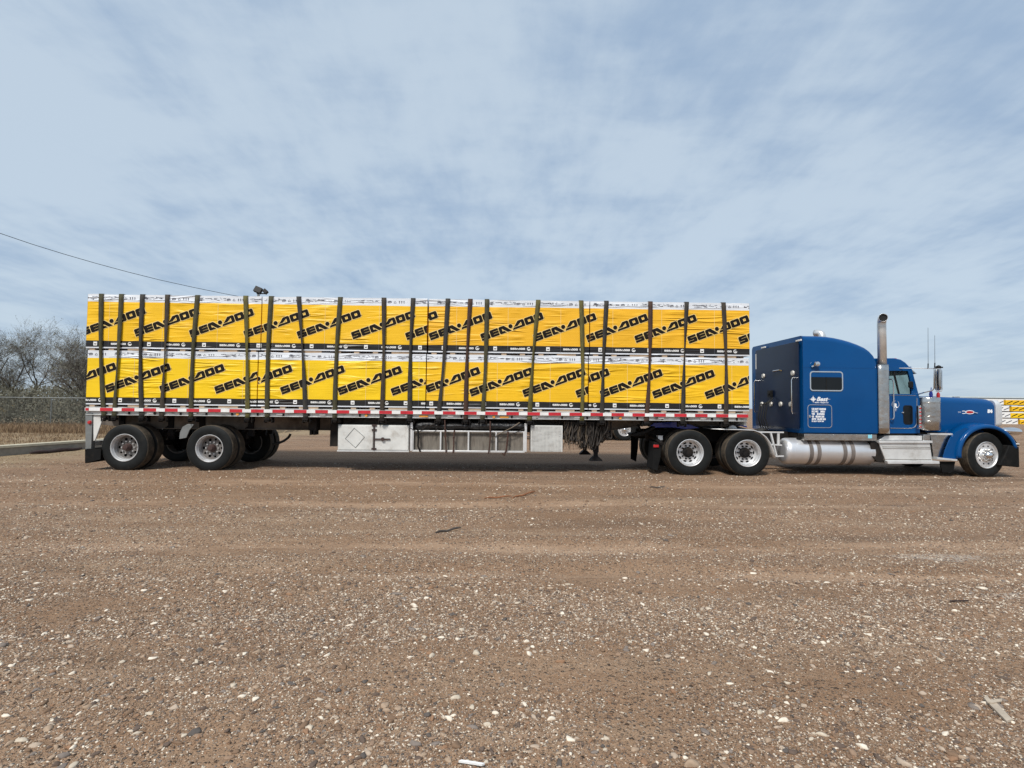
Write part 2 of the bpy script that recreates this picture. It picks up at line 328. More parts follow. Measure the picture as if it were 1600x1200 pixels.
# ------------------------------------------------------------------ ground
def sstep(a, b, t): t = max(0.0, min(1.0, (t - a) / (b - a))); return t * t * (3 - 2 * t)
def kerb_x(y): return -13.36 + (y - 2.85) * 0.18
def gz(x, y):
    z = -0.97 * sstep(26, 85, y)
    if y > -14: z += 0.27 * sstep(0.14, 0.24, kerb_x(y) - x) * (1 - sstep(24, 40, y))
    if y < 12:
        z += 0.016 * (mnoise.noise(Vector((x * 0.25, y * 1.3, 0.3)))) + 0.010 * mnoise.noise(Vector((x * 1.7, y * 2.2, 5.1)))
        # wheel ruts running along the yard, leading off to the right
        for (y0, w, dz, sl) in ((-6.2, 0.20, 0.032, 0.02), (-7.15, 0.16, 0.026, 0.015), (-3.7, 0.2, 0.022, 0.03)):
            q = (y - y0 - sl * x + 0.12 * math.sin(x * 0.35 + y0)) / w
            if abs(q) < 3: z -= dz * math.exp(-q * q) * sstep(-7, 0, x)
            q2 = q - 1.9
            if abs(q2) < 3: z += dz * 0.55 * math.exp(-q2 * q2) * sstep(-7, 0, x)
    return z
def axis_vals(segs):
    out_ = []
    for a, b, st in segs: n = max(1, int(round((b - a) / st))); out_ += [a + (b - a) * i / n for i in range(n)]
    return out_ + [segs[-1][1]]
xs = axis_vals([(-1500, -200, 200), (-200, -40, 20), (-40, -15, 1.0), (-15, -10, 0.08), (-10, 14, 0.12), (14, 40, 1.5), (40, 200, 20), (200, 1500, 200)])
ys = axis_vals([(-400, -20, 40), (-20, -11, 0.6), (-11, -2, 0.06), (-2, 4, 0.12), (4, 14, 0.3), (14, 30, 1.0), (30, 100, 5), (100, 200, 20), (200, 2500, 250)])
g = MB(); g.sheet([[(x, y, gz(x, y)) for x in xs] for y in ys])
gm = bpy.data.materials.new('gravel_ground'); gm.use_nodes = True; t = gm.node_tree; b = t.nodes['Principled BSDF']; b.inputs['Roughness'].default_value = 0.92
b.inputs['Specular IOR Level'].default_value = 0.25
geo = nd(t, 'ShaderNodeNewGeometry')
def gn(scale, st=(1, 1, 1), det=5, rough=0.6, rot=0):
    mp = nd(t, 'ShaderNodeMapping'); t.links.new(geo.outputs['Position'], mp.inputs[0]); mp.inputs['Scale'].default_value = st; mp.inputs['Rotation'].default_value = (0, 0, R_(rot))
    n = nd(t, 'ShaderNodeTexNoise'); n.inputs['Scale'].default_value = scale; n.inputs['Detail'].default_value = det; n.inputs['Roughness'].default_value = rough
    t.links.new(mp.outputs[0], n.inputs['Vector']); return n.outputs[0]
def gmr(v, a, b_, c=0.0, d=1.0):
    n = nd(t, 'ShaderNodeMapRange'); t.links.new(v, n.inputs[0]); n.inputs[1].default_value = a; n.inputs[2].default_value = b_; n.inputs[3].default_value = c; n.inputs[4].default_value = d; return n.outputs[0]
def gmix(f, a, b_):
    n = nd(t, 'ShaderNodeMix', data_type='RGBA')
    for i, v in ((0, f), (6, a), (7, b_)):
        if isinstance(v, tuple): n.inputs[i].default_value = (*v, 1)
        elif isinstance(v, float): n.inputs[i].default_value = v
        else: t.links.new(v, n.inputs[i])
    return n.outputs[2]
def gma(op, a, b_):
    n = nd(t, 'ShaderNodeMath', operation=op)
    for i, v in enumerate((a, b_)):
        if isinstance(v, (int, float)): n.inputs[i].default_value = v
        else: t.links.new(v, n.inputs[i])
    return n.outputs[0]
base = gmix(gmr(gn(0.55, (0.5, 1, 1)), 0.35, 0.65), (0.258, 0.153, 0.087), (0.342, 0.214, 0.130))
base = gmix(gmr(gn(1.2, (0.12, 1.0, 1), 4, 0.6), 0.50, 0.72), base, (0.42, 0.295, 0.195))        # pale dusty streaks along the yard
base = gmix(gmr(gn(0.7, (0.2, 1.1, 1), 4, 0.6, 3), 0.56, 0.70), base, (0.165, 0.10, 0.06))       # damp darker patches
base = gmix(gmr(gn(18, (1, 1, 1), 4, 0.7), 0.35, 0.75, 0, 0.7), base, (0.15, 0.092, 0.056))
# pebbles in two sizes
hts = []
for sc, thr, wlo in ((40.0, 0.45, 0.0), (85.0, 0.20, 0.0), (170.0, 0.15, 0.0)):
    vo = nd(t, 'ShaderNodeTexVoronoi'); vo.inputs['Scale'].default_value = sc; t.links.new(geo.outputs['Position'], vo.inputs['Vector'])
    sp = nd(t, 'ShaderNodeSeparateColor'); t.links.new(vo.outputs['Color'], sp.inputs[0])
    rr = nd(t, 'ShaderNodeValToRGB'); rr.color_ramp.interpolation = 'CONSTANT'; t.links.new(sp.outputs[0], rr.inputs[0])
    cr = rr.color_ramp
    for i, (p_, c_) in enumerate([(0, (0.24, 0.15, 0.09)), (0.22, (0.085, 0.055, 0.038)), (0.42, (0.36, 0.25, 0.17)), (0.58, (0.17, 0.13, 0.10)), (0.72, (0.50, 0.38, 0.28)), (0.84, (0.30, 0.16, 0.09)), (0.90, (0.70, 0.60, 0.48))]):
        if i < 2: el = cr.elements[i]; el.position = p_
        else: el = cr.elements.new(p_)
        el.color = (*c_, 1)
    size = gmr(sp.outputs[1], 0, 1, 0.18, 0.52)
    inside = gmr(gma('SUBTRACT', size, vo.outputs['Distance']), 0.0, 0.06)
    have = gma('MULTIPLY', inside, gmr(sp.outputs[2], thr, thr + 0.01))
    base = gmix(gma('MULTIPLY', have, 0.85), base, rr.outputs[0])
    hts.append(gma('MULTIPLY', gma('MULTIPLY', gmr(gma('SUBTRACT', size, vo.outputs['Distance']), 0, 0.35), have), 60.0 / sc))
# straw litter beyond and beside the kerb
sepp = nd(t, 'ShaderNodeSeparateXYZ'); t.links.new(geo.outputs['Position'], sepp.inputs[0])
lx = gma('ADD', sepp.outputs['X'], gma('MULTIPLY', sepp.outputs['Y'], -0.18))        # distance across the kerb line
lx = gma('ADD', lx, gma('MULTIPLY', gma('SUBTRACT', gn(1.1), 0.5), 5.0))
straw = gmr(lx, -10.6, -12.8)
base = gmix(gma('MULTIPLY', straw, gmr(gn(7, (1, 2, 1), 6, 0.7), 0.38, 0.56)), base, (0.34, 0.26, 0.155))
# dried pale mud puddles
def spot(cx_, cy_, rx, ry, soft=0.5):
    a = gma('POWER', gma('DIVIDE', gma('ABSOLUTE', gma('SUBTRACT', sepp.outputs['X'], cx_), 0), rx), 2.0)
    b2 = gma('POWER', gma('DIVIDE', gma('ABSOLUTE', gma('SUBTRACT', sepp.outputs['Y'], cy_), 0), ry), 2.0)
    d = gma('ADD', gma('ADD', a, b2), gma('MULTIPLY', gma('SUBTRACT', gn(4.5), 0.5), 1.8))
    return gmr(d, 1.0, 1.0 - soft)
mud = gma('MAXIMUM', spot(4.45, -6.45, 0.55, 0.20), gma('MAXIMUM', spot(4.35, -7.62, 0.45, 0.10), spot(7.4, -6.1, 1.6, 0.2)))
base = gmix(gma('MULTIPLY', mud, 0.7), base, (0.36, 0.31, 0.26))
for (y0, w_, sl_, am) in ((-6.2, 0.26, 0.02, 0.65), (-7.15, 0.20, 0.015, 0.5), (-3.7, 0.35, 0.03, 0.5), (-1.6, 0.45, 0.0, 0.55)):     # compacted dusty tyre lanes
    yy_ = gma('ADD', gma('ADD', gma('SUBTRACT', sepp.outputs['Y'], y0), gma('MULTIPLY', sepp.outputs['X'], -sl_)), gma('MULTIPLY', gma('SUBTRACT', gn(0.6), 0.5), 0.7))
    ln = gmr(gma('ABSOLUTE', yy_, 0), w_, w_ * 0.3)
    ln = gma('MULTIPLY', ln, gmr(gn(2.2, (0.25, 1, 1), 4), 0.40, 0.56))
    base = gmix(gma('MULTIPLY', ln, am), base, (0.40, 0.275, 0.185))
    mud = gma('MAXIMUM', mud, gma('MULTIPLY', ln, 0.6))
t.links.new(base, b.inputs['Base Color'])
bp = nd(t, 'ShaderNodeBump'); bp.inputs['Distance'].default_value = 0.016; bp.inputs['Strength'].default_value = 1.0
t.links.new(gma('MULTIPLY', gma('ADD', gma('ADD', gma('ADD', hts[0], hts[1]), hts[2]), gma('MULTIPLY', gn(30, (1, 1, 1), 5, 0.7), 0.6)), gma('SUBTRACT', 1.0, gma('MULTIPLY', mud, 0.8))), bp.inputs['Height'])
t.links.new(bp.outputs[0], b.inputs['Normal'])
ground = g.build('ground', gm, recalc=False); tag(ground, kind='structure')

# ---- loose stones: one 'stuff' mesh of real pebbles
sm_ = bpy.data.materials.new('loose_stone'); sm_.use_nodes = True; t = sm_.node_tree; b = t.nodes['Principled BSDF']; b.inputs['Roughness'].default_value = 0.85
b.inputs['Specular IOR Level'].default_value = 0.3
geo = nd(t, 'ShaderNodeNewGeometry'); rr = nd(t, 'ShaderNodeValToRGB'); t.links.new(geo.outputs['Random Per Island'], rr.inputs[0]); cr = rr.color_ramp; cr.interpolation = 'CONSTANT'
for i, (p_, c_) in enumerate([(0, (0.19, 0.12, 0.075)), (0.14, (0.27, 0.18, 0.12)), (0.30, (0.12, 0.085, 0.065)), (0.42, (0.36, 0.26, 0.18)), (0.55, (0.20, 0.165, 0.14)), (0.64, (0.42, 0.33, 0.25)), (0.74, (0.27, 0.155, 0.09)), (0.81, (0.10, 0.085, 0.075)), (0.85, (0.52, 0.44, 0.34)), (0.925, (0.72, 0.63, 0.51))]):
    el = cr.elements[i] if i < 2 else cr.elements.new(p_)
    el.position = p_; el.color = (*c_, 1)
nn = nd(t, 'ShaderNodeTexNoise'); nn.inputs['Scale'].default_value = 60; t.links.new(geo.outputs['Position'], nn.inputs['Vector'])
mr = nd(t, 'ShaderNodeMapRange'); mr.inputs[3].default_value = 0.75; mr.inputs[4].default_value = 1.2; t.links.new(nn.outputs[0], mr.inputs[0])
vm = nd(t, 'ShaderNodeVectorMath', operation='SCALE'); t.links.new(rr.outputs[0], vm.inputs[0]); t.links.new(mr.outputs[0], vm.inputs['Scale']); t.links.new(vm.outputs[0], b.inputs['Base Color'])
rng = np.random.default_rng(11)
def stone_protos(sub, k):
    res = []
    bm = bmesh.new(); bmesh.ops.create_icosphere(bm, subdivisions=sub, radius=1.0); bm.verts.index_update()
    v0 = np.array([v.co[:] for v in bm.verts]); f0 = np.array([[v.index for v in f.verts] for f in bm.faces]); bm.free()
    for i in range(k):
        n = np.array([1 + 0.38 * mnoise.noise(Vector((p[0] * 1.3 + i * 7, p[1] * 1.3, p[2] * 1.3))) + 0.16 * mnoise.noise(Vector((p[0] * 3 + i * 3, p[1] * 3, p[2] * 3))) for p in v0])
        v = v0 * n[:, None]
        for _ in range(9):                                   # cut flat faces: broken gravel
            d = rng.normal(size=3); d /= np.linalg.norm(d); h = v @ d; lim = rng.uniform(0.5, 0.75); v = v - np.outer(np.maximum(h - lim, 0), d)
        res.append(v)
    return res, f0
def stones(items, protos, f0):
    nv = len(protos[0]); V = np.empty((len(items), nv, 3)); 
    for i, (x, y, s, z) in enumerate(items):
        p = protos[rng.integers(len(protos))]; a = rng.uniform(0, 6.283); c_, s_ = math.cos(a), math.sin(a)
        q = p * np.array([s * rng.uniform(0.9, 1.7), s * rng.uniform(0.65, 1.1), s * rng.uniform(0.35, 0.75)])
        V[i, :, 0] = q[:, 0] * c_ - q[:, 1] * s_ + x; V[i, :, 1] = q[:, 0] * s_ + q[:, 1] * c_ + y; V[i, :, 2] = q[:, 2] + z + s * 0.10
    Fc = (f0[None] + (np.arange(len(items)) * nv)[:, None, None]).reshape(-1, 3)
    return V.reshape(-1, 3), Fc
def patch(x, y): return 0.25 + 1.0 * (mnoise.noise(Vector((x * 0.55, y * 1.4, 9))) + 0.5) + 0.9 * mnoise.noise(Vector((x * 2.1, y * 2.6, 2)))
big, small = [], []
def scatter(n, dmin, dmax, smin, smax, lst, expo=2.2, pw=1.0):
    c = 0
    while c < n:
        D = dmin + (dmax - dmin) * (rng.random() ** pw); y = -CAM_D + D; x = rng.uniform(-1.35, 1.35) * D + 0.15
        if abs(x) > 17 or x < kerb_x(y) + 0.1: c += 1; continue
        c += 1
        if rng.random() > patch(x, y): continue
        s = smin + (smax - smin) * rng.random() ** expo
        lst.append((x, y, s, gz(x, y)))
scatter(17000, 1.8, 5.0, 0.007, 0.022, big, 4.0)
scatter(200000, 1.6, 4.4, 0.003, 0.008, small, 2.0)
scatter(160000, 3.5, 8.0, 0.005, 0.013, small, 3.0)
scatter(48000, 7.0, 14.0, 0.008, 0.022, small, 3.0)
scatter(480, 2.2, 10.5, 0.016, 0.034, big, 2.0)
for (px, py, s) in ((1150, 1102, .022), (513, 886, .045), (515, 893, .04), (432, 975, .035), (365, 1072, .042), (118, 843, .05), (465, 1168, .03), (1340, 1045, .033), (985, 1003, .03), (1440, 1103, .028), (155, 1035, .04), (100, 1180, .035), (620, 1038, .026), (1180, 830, .045), (410, 950, .03), (420, 955, .034), (850, 785, .05)):
    x, y = PG(px, py); big.append((x, y, s * .62, gz(x, y)))
pb, fb = stone_protos(2, 10); ps, fs_ = stone_protos(1, 12)
V1, F1 = stones(big, pb, fb); V2, F2 = stones(small, ps, fs_)
V = np.vstack([V1, V2]); F = np.vstack([F1, F2 + len(V1)])
me = bpy.data.meshes.new('gravel_stones'); me.vertices.add(len(V)); me.vertices.foreach_set('co', V.ravel())
me.loops.add(len(F) * 3); me.loops.foreach_set('vertex_index', F.ravel().astype(np.int32)); me.polygons.add(len(F)); me.polygons.foreach_set('loop_start', np.arange(0, len(F) * 3, 3, dtype=np.int32))
me.materials.append(sm_); me.update(calc_edges=True); me.validate()
o = bpy.data.objects.new('gravel_stones', me); SC.collection.objects.link(o); tag(o, 'loose pale and brown pebbles strewn over the dirt yard', 'gravel', kind='stuff')

# ------------------------------------------------------------------ lettering pieces (convex, unit height 1)
def R4(x0, x1, y0, y1): return [(x0, y0), (x1, y0), (x1, y1), (x0, y1)]
LET_S = [[(0.08, 0), (1.14, 0), (1.24, 0.1), (1.24, .27), (0.0, .27), (0, 0.0)], R4(.85, 1.24, .27, .365), [(0, .365), (1.24, .365), (1.24, .55), (1.15, .635), (0, .635)], R4(0, .38, .635, .73), [(0, .73), (1.2, .73), (1.2, 1), (.1, 1), (0, .9)]]
LET_E = [[(0.12, 0), (1.2, 0), (1.2, .27), (0, .27), (0, .12)], R4(0, .40, .27, .365), R4(0, 1.2, .365, .635), R4(0, .40, .635, .73), [(0, .73), (1.2, .73), (1.2, 1), (.12, 1), (0, .88)]]
LET_A = [[(0.12, 0), (.40, 0), (.40, 1), (.12, 1), (0, .85), (0, .12)], [(.40, 1), (.40, .74), (1.12, 0), (1.66, 0), (.80, 1)], [(.40, 0), (.92, 0), (.66, .28), (.40, .28)]]
LET_DOT = [[(.28 + .28 * math.cos(i * math.pi / 6), .62 + .28 * math.sin(i * math.pi / 6)) for i in range(12)]]
LET_D = [[(1.28, 0), (1.56, 0), (1.68, .12), (1.68, .86), (1.56, 1), (1.28, 1)], [(1.28, 1), (.86, 1), (.14, .36), (.66, .36), (1.28, .78)], [(1.28, 0), (-.16, 0), (.02, .25), (1.28, .25)]]
LET_O = [[(.12, 0), (1.14, 0), (1.26, .12), (1.26, .30), (0, .30), (0, .12)], R4(0, .42, .30, .70), R4(.84, 1.26, .30, .70), [(0, .70), (1.26, .70), (1.26, .88), (1.14, 1), (.12, 1), (0, .88)]]
WORD = []; x_ = 0
for L_, w_ in ((LET_S, 1.36), (LET_E, 1.32), (LET_A, 1.42), (LET_DOT, .60), (LET_D, 1.80), (LET_O, 1.38), (LET_O, 1.26)):
    for pc in L_: WORD.append([(x + x_, y) for x, y in pc])
    x_ += w_
WLEN = x_
def clip(poly, x0, x1):
    for s_, lim in ((1, x0), (-1, x1)):
        o_ = []
        for i in range(len(poly)):
            a, b_ = poly[i], poly[(i + 1) % len(poly)]; da, db = (a[0] - lim) * s_, (b_[0] - lim) * s_
            if da >= 0: o_.append(a)
            if da * db < 0: k = da / (da - db); o_.append((a[0] + (b_[0] - a[0]) * k, a[1] + (b_[1] - a[1]) * k))
        poly = o_
        if len(poly) < 3: return None
    return poly
def grow(poly, d):
    cx_ = sum(p[0] for p in poly) / len(poly); cy_ = sum(p[1] for p in poly) / len(poly); n = len(poly); out_ = []
    area = sum(poly[i][0] * poly[(i + 1) % n][1] - poly[(i + 1) % n][0] * poly[i][1] for i in range(n)); sg = 1 if area > 0 else -1
    for i in range(n):
        p0, p1, p2 = poly[i - 1], poly[i], poly[(i + 1) % n]
        def nrm(a, b_): dx, dy = b_[0] - a[0], b_[1] - a[1]; l = math.hypot(dx, dy) or 1e-9; return (dy / l * sg, -dx / l * sg)
        n1, n2 = nrm(p0, p1), nrm(p1, p2); mx_, my_ = n1[0] + n2[0], n1[1] + n2[1]; k = max(0.35, (mx_ * mx_ + my_ * my_) / 2)
        out_.append((p1[0] + mx_ * d / k, p1[1] + my_ * d / k))
    return out_
def put(mb, poly, y, x0, x1):
    c_ = clip(poly, x0, x1)
    if c_: mb.add([(p[0], y, p[1]) for p in c_], [tuple(range(len(c_)))])

# ------------------------------------------------------------------ crates on the trailer
DECK = 1.375; CH = 1.2275; YW = 2.58
def crate(parent_label, x0, x1, z0, ymat, slefts, seam_off=44.0, depth=YW):
    r = empty('wrapped_crate', ((x0 + x1) / 2, YW / 2, z0)); r['label'] = parent_label; r['category'] = 'crate'; r['group'] = 'yellow crates stacked on the flatbed'
    ox, oy, oz = -(x0 + x1) / 2, -YW / 2, -z0
    def T(mb): mb.v = [(v[0] + ox, v[1] + oy, v[2] + oz) for v in mb.v]; return mb
    g0 = 0.006
    w = MB(); lv = [0.05, 0.075, 0.21, 1.065, CH]; mids = [1, 2, 0, 1]
    nx = 40; f_ = random.random() * 9
    ring = []
    def edge(x): return 0.010 * mnoise.noise(Vector((x * 1.3, f_, 0))) + 0.004 * mnoise.noise(Vector((x * 5, f_, 3)))
    for i in range(len(lv) - 1):
        w.mi = mids[i]
        def zz(j, x): return lv[j] + (edge(x) if 0 < j < 4 and j != 1 else (0.012 * mnoise.noise(Vector((x * 2.2, f_, 8))) if j == 4 else 0))
        xx = [x0 + g0 + (x1 - x0 - 2 * g0) * k / nx for k in range(nx + 1)]
        w.sheet([[(x, 0, z0 + zz(i, x)) for x in xx], [(x, 0, z0 + zz(i + 1, x)) for x in xx]])
        w.box(x0 + g0, x0 + g0 + .002, 0.0, YW, z0 + lv[i], z0 + lv[i + 1]); w.box(x1 - g0 - .002, x1 - g0, 0.0, YW, z0 + lv[i], z0 + lv[i + 1])
        w.add([(x0 + g0, YW, z0 + lv[i]), (x1 - g0, YW, z0 + lv[i]), (x1 - g0, YW, z0 + lv[i + 1]), (x0 + g0, YW, z0 + lv[i + 1])], [(0, 1, 2, 3)])
    w.mi = 1; w.add([(x0 + g0, 0, z0 + CH - .006), (x1 - g0, 0, z0 + CH - .006), (x1 - g0, YW, z0 + CH - .006), (x0 + g0, YW, z0 + CH - .006)], [(0, 1, 2, 3)])
    w.add([(x0 + g0, 0, z0 + .05), (x1 - g0, 0, z0 + .05), (x1 - g0, YW, z0 + .05), (x0 + g0, YW, z0 + .05)], [(0, 3, 2, 1)])
    T(w).build('printed_wrap', [M[ymat], M['w_white'], M['w_black']], r, smooth=False, recalc=False)
    # wooden skids
    p = MB(); k = 0; x = x0 + 0.08
    while x < x1 - 0.2:
        wd = (0.42 if k % 4 == 2 else 0.11); p.box(x, x + wd, 0.012, YW - .012, z0, z0 + .05); x += wd + 0.30; k += 1
    p.box(x0 + .03, x1 - .03, 0.25, 0.4, z0 + .004, z0 + .046); p.box(x0 + .03, x1 - .03, 1.2, 1.35, z0 + .004, z0 + .046)
    T(p).build('pallet_skids', M['wood'], r, smooth=False)
    th = R_(20.6); ct, st = math.cos(th), math.sin(th); hgt = 0.158; sc = hgt
    big_, outl, sml, mk, sq = MB(), MB(), MB(), MB(), MB()
    zy = z0 + 0.21 + 0.855 / 2; Ly = WLEN * hgt; vert = Ly * st + hgt * ct
    for q, sl in enumerate(slefts):
        xs0 = PX(sl, 0); bx, bz = xs0 + hgt * st * 0 + 0.0, zy - vert / 2
        for i, pc in enumerate(WORD):
            pts = [((bx + 0.05 + (u * ct - v * st) * sc), bz + (u * st + v * ct) * sc) for u, v in pc]
            put(outl, grow(pts, 0.016), -0.0035 - i * 0.00004, x0 + g0, x1 - g0); put(big_, grow(pts, 0.0035), -0.0065 - i * 0.00004, x0 + g0, x1 - g0)
        # trademark speck
        put(big_, [(bx + Ly * ct + .05 + u, bz + Ly * st + .02 + v) for u, v in R4(0, .014, 0, .014)], -0.0065, x0 + g0, x1 - g0)
        px2x = 1 / 72.6
        ts = 0.040; tx = xs0 + 48.5 * px2x; zb = z0 + 0.075 + 0.05
        for i, pc in enumerate(WORD): put(sml, [(tx + u * ts * 0.88, zb + v * ts) for u, v in pc], -0.0035 - i * .00004, x0 + g0, x1 - g0)
        cx_ = xs0 + 78 * px2x; cz_ = zb + .022                        # ringed wave mark
        for i in range(14):
            a0, a1 = 2 * math.pi * i / 16 + .9, 2 * math.pi * (i + 1) / 16 + .9
            put(sml, [(cx_ + .042 * math.cos(a0), cz_ + .042 * math.sin(a0)), (cx_ + .042 * math.cos(a1), cz_ + .042 * math.sin(a1)), (cx_ + .027 * math.cos(a1), cz_ + .027 * math.sin(a1)), (cx_ + .027 * math.cos(a0), cz_ + .027 * math.sin(a0))], -.0035, x0 + g0, x1 - g0)
        put(sml, [(cx_ - .018, cz_ - .02), (cx_ + .022, cz_ - .02), (cx_ + .012, cz_ + .004), (cx_ - .012, cz_ - .004)], -.0037, x0 + g0, x1 - g0)
        qx = xs0 + 24 * px2x                                           # small square mark
        put(sml, [(qx - .040, cz_ - .042), (qx + .040, cz_ - .042), (qx + .040, cz_ + .042), (qx - .040, cz_ + .042)], -.0035, x0 + g0, x1 - g0)
        put(big_, [(qx - .020, cz_ - .016), (qx + .022, cz_ - .016), (qx + .022, cz_ + .012), (qx + .006, cz_ - .002), (qx - .020, cz_ + .006)], -.0068, x0 + g0, x1 - g0)
        # handling marks and drawing in the white band
        wz = z0 + 1.075 + 0.045
        rx = xs0 + 60 * px2x
        for (dx, dz, w_, h_) in ((-.03, .0, .02, .05), (0, .0, .02, .03), (-.01, .035, .05, .018), (.03, .01, .018, .03)): put(mk, R4(rx + dx, rx + dx + w_, wz + dz, wz + dz + h_), -.0035, x0 + g0, x1 - g0)
        tx2 = xs0 + 69 * px2x
        put(mk, [(tx2 - .03, wz), (tx2 + .03, wz), (tx2 + .024, wz + .008), (tx2 - .024, wz + .008)], -.0035, x0 + g0, x1 - g0)
        put(mk, [(tx2 - .03, wz + .009), (tx2 - .022, wz + .009), (tx2 + .004, wz + .05), (tx2 - .004, wz + .05)], -.0035, x0 + g0, x1 - g0)
        put(mk, [(tx2 + .022, wz + .009), (tx2 + .03, wz + .009), (tx2 + .006, wz + .048), (tx2 + .002, wz + .044)], -.0035, x0 + g0, x1 - g0)
        for i in range(3):
            ax = xs0 + (75.5 + i * 3.6) * px2x; put(mk, R4(ax, ax + .014, wz + .0, wz + .035), -.0035, x0 + g0, x1 - g0); put(mk, [(ax - .01, wz + .036), (ax + .024, wz + .036), (ax + .007, wz + .058)], -.0035, x0 + g0, x1 - g0)
        rs = random.Random(q * 13 + 5)
        for i in range(22):                                            # line drawing of a machine, broken strokes
            dx = xs0 + (8 + rs.random() * 46) * px2x; dz = wz + rs.random() * .06; l_ = .02 + rs.random() * .07
            put(mk, [(dx, dz), (dx + l_, dz + rs.uniform(-.006, .006)), (dx + l_, dz + .008), (dx, dz + .008)], -.0035 - i * .00005, x0 + g0, x1 - g0)
        put(mk, R4(xs0 + 17 * px2x, xs0 + 19 * px2x, wz - .01, wz + .012), -.0036, x0 + g0, x1 - g0)
        for so in (seam_off,):                                         # thin pale joints between the printed panels
            sx = xs0 + so * px2x; put(outl, R4(sx, sx + .008, z0 + .21, z0 + 1.062), -.0030, x0 + g0, x1 - g0); put(sq, R4(sx, sx + .006, z0 + .08, z0 + .205), -.0030, x0 + g0, x1 - g0)
    for mb, nm, mt in ((big_, 'lettering', 'print_black'), (outl, 'lettering_outline', 'print_pale'), (sml, 'band_lettering', 'print_white'), (mk, 'handling_marks', 'print_grey'), (sq, 'band_joint', 'print_grey')):
        if mb.v: T(mb).build(nm, M[mt], r, smooth=False, recalc=False)
    # loose folds of film along the top band
    fl = MB()
    for i in range(5):
        a = random.uniform(x0 + .1, x1 - 1.2); l_ = random.uniform(.5, 1.1); za = z0 + 1.08 + random.uniform(0, .05); zb_ = za + random.uniform(.0, .07)
        fl.tube([(a + l_ * k / 8, -.003, za + (zb_ - za) * k / 8 + .008 * math.sin(k * 1.3 + i)) for k in range(9)], [.002] + [.006] * 7 + [.001], 5)
    T(fl).build('film_fold', M['w_white'], r)
    return r
splT = [(PX(137, 0, 460) - .0, PX(404.3, 0)), (PX(404.8, 0), PX(665.6, 0)), (PX(667, 0), PX(920.5, 0)), (PX(921, 0), PX(1172.3, 0))]
splB = [(PX(133, 0), PX(401, 0)), (PX(401.6, 0), PX(664.8, 0)), (PX(665.3, 0), PX(918.8, 0)), (PX(919.4, 0), PX(1171, 0))]
topS = [[120.5, 205, 291.5, 377], [379, 460.6, 546, 631], [582, 668, 749, 832, 915], [832.5, 914, 991, 1074, 1154]]
botS = [[77.5, 163, 248, 334], [354.5, 437, 527, 610], [650, 733, 816, 899], [853.5, 937, 1019, 1101]]
whr = ['at the rear end of the trailer', 'second from the trailer rear', 'second from the truck cab', 'nearest the blue truck cab']
for i in range(4):
    crate('yellow wrapped crate on the trailer deck, bottom row, ' + whr[i], *splB[i], DECK, ['y_bright', 'y_bright', 'y_mid', 'y_mid'][i], botS[i])
    crate('yellow wrapped crate stacked in the upper row, ' + whr[i], *splT[i], DECK + CH, ['y_mid', 'y_mid', 'y_orange', 'y_orange'][i], topS[i])
TOPZ = DECK + 2 * CH

# ------------------------------------------------------------------ webbing straps
sc_ = dict(olive=(0.052, 0.048, 0.022), brown=(0.038, 0.029, 0.021), grey=(0.030, 0.028, 0.025), red=(0.055, 0.026, 0.017), green=(0.10, 0.088, 0.024))
for k, c_ in sc_.items(): M['s_' + k] = mat('webbing_' + k, c_, 0.85, 0, 0.45, 9, stretch=(4, 1, 1), bump=0.0015, bscale=90, dirt=(0.07, 0.058, 0.035), dscale=6, dlo=0.5, dhi=0.8)
straps = [(158.7, 163, 'olive', 0), (190, 179, 'olive', 1), (223, 222, 'grey', 1), (262, 253, 'brown', 1), (309, 299, 'olive', 0), (384, 387, 'green', 0), (424, 418, 'olive', 0), (467, 478, 'grey', 1), (532, 523.5, 'olive', 0), (600, 597, 'brown', 0),
          (645.7, 640.6, 'grey', 1), (700, 685, 'grey', 1), (735, 728, 'red', 0), (761, 754, 'olive', 0), (841, 827.5, 'green', 1), (908, 909, 'green', 0), (947.5, 940.6, 'grey', 1), (1016, 1010, 'red', 1), (1072.6, 1067, 'grey', 1), (1130, 1134, 'brown', 1)]
cn = dict(olive='olive', brown='dark brown', grey='dark grey', red='reddish brown', green='mossy green')
place = ['leftmost of all the straps', 'second strap from the left end', 'third strap from the left end', 'fourth strap from the left end', 'fifth strap from the left end, over a whole logo',
         'just left of the first seam between crates', 'just right of the first seam between crates', 'second strap right of the first crate seam', 'in the middle of the second crate column', 'two straps left of the second crate seam',
         'just left of the second seam between crates', 'first strap right of the second crate seam', 'second strap right of the second crate seam', 'third strap right of the second crate seam', 'in the middle of the third crate column, slanting',
         'just left of the third seam between crates', 'just right of the third seam between crates', 'third strap from the truck cab', 'second strap from the truck cab', 'last strap before the blue truck']
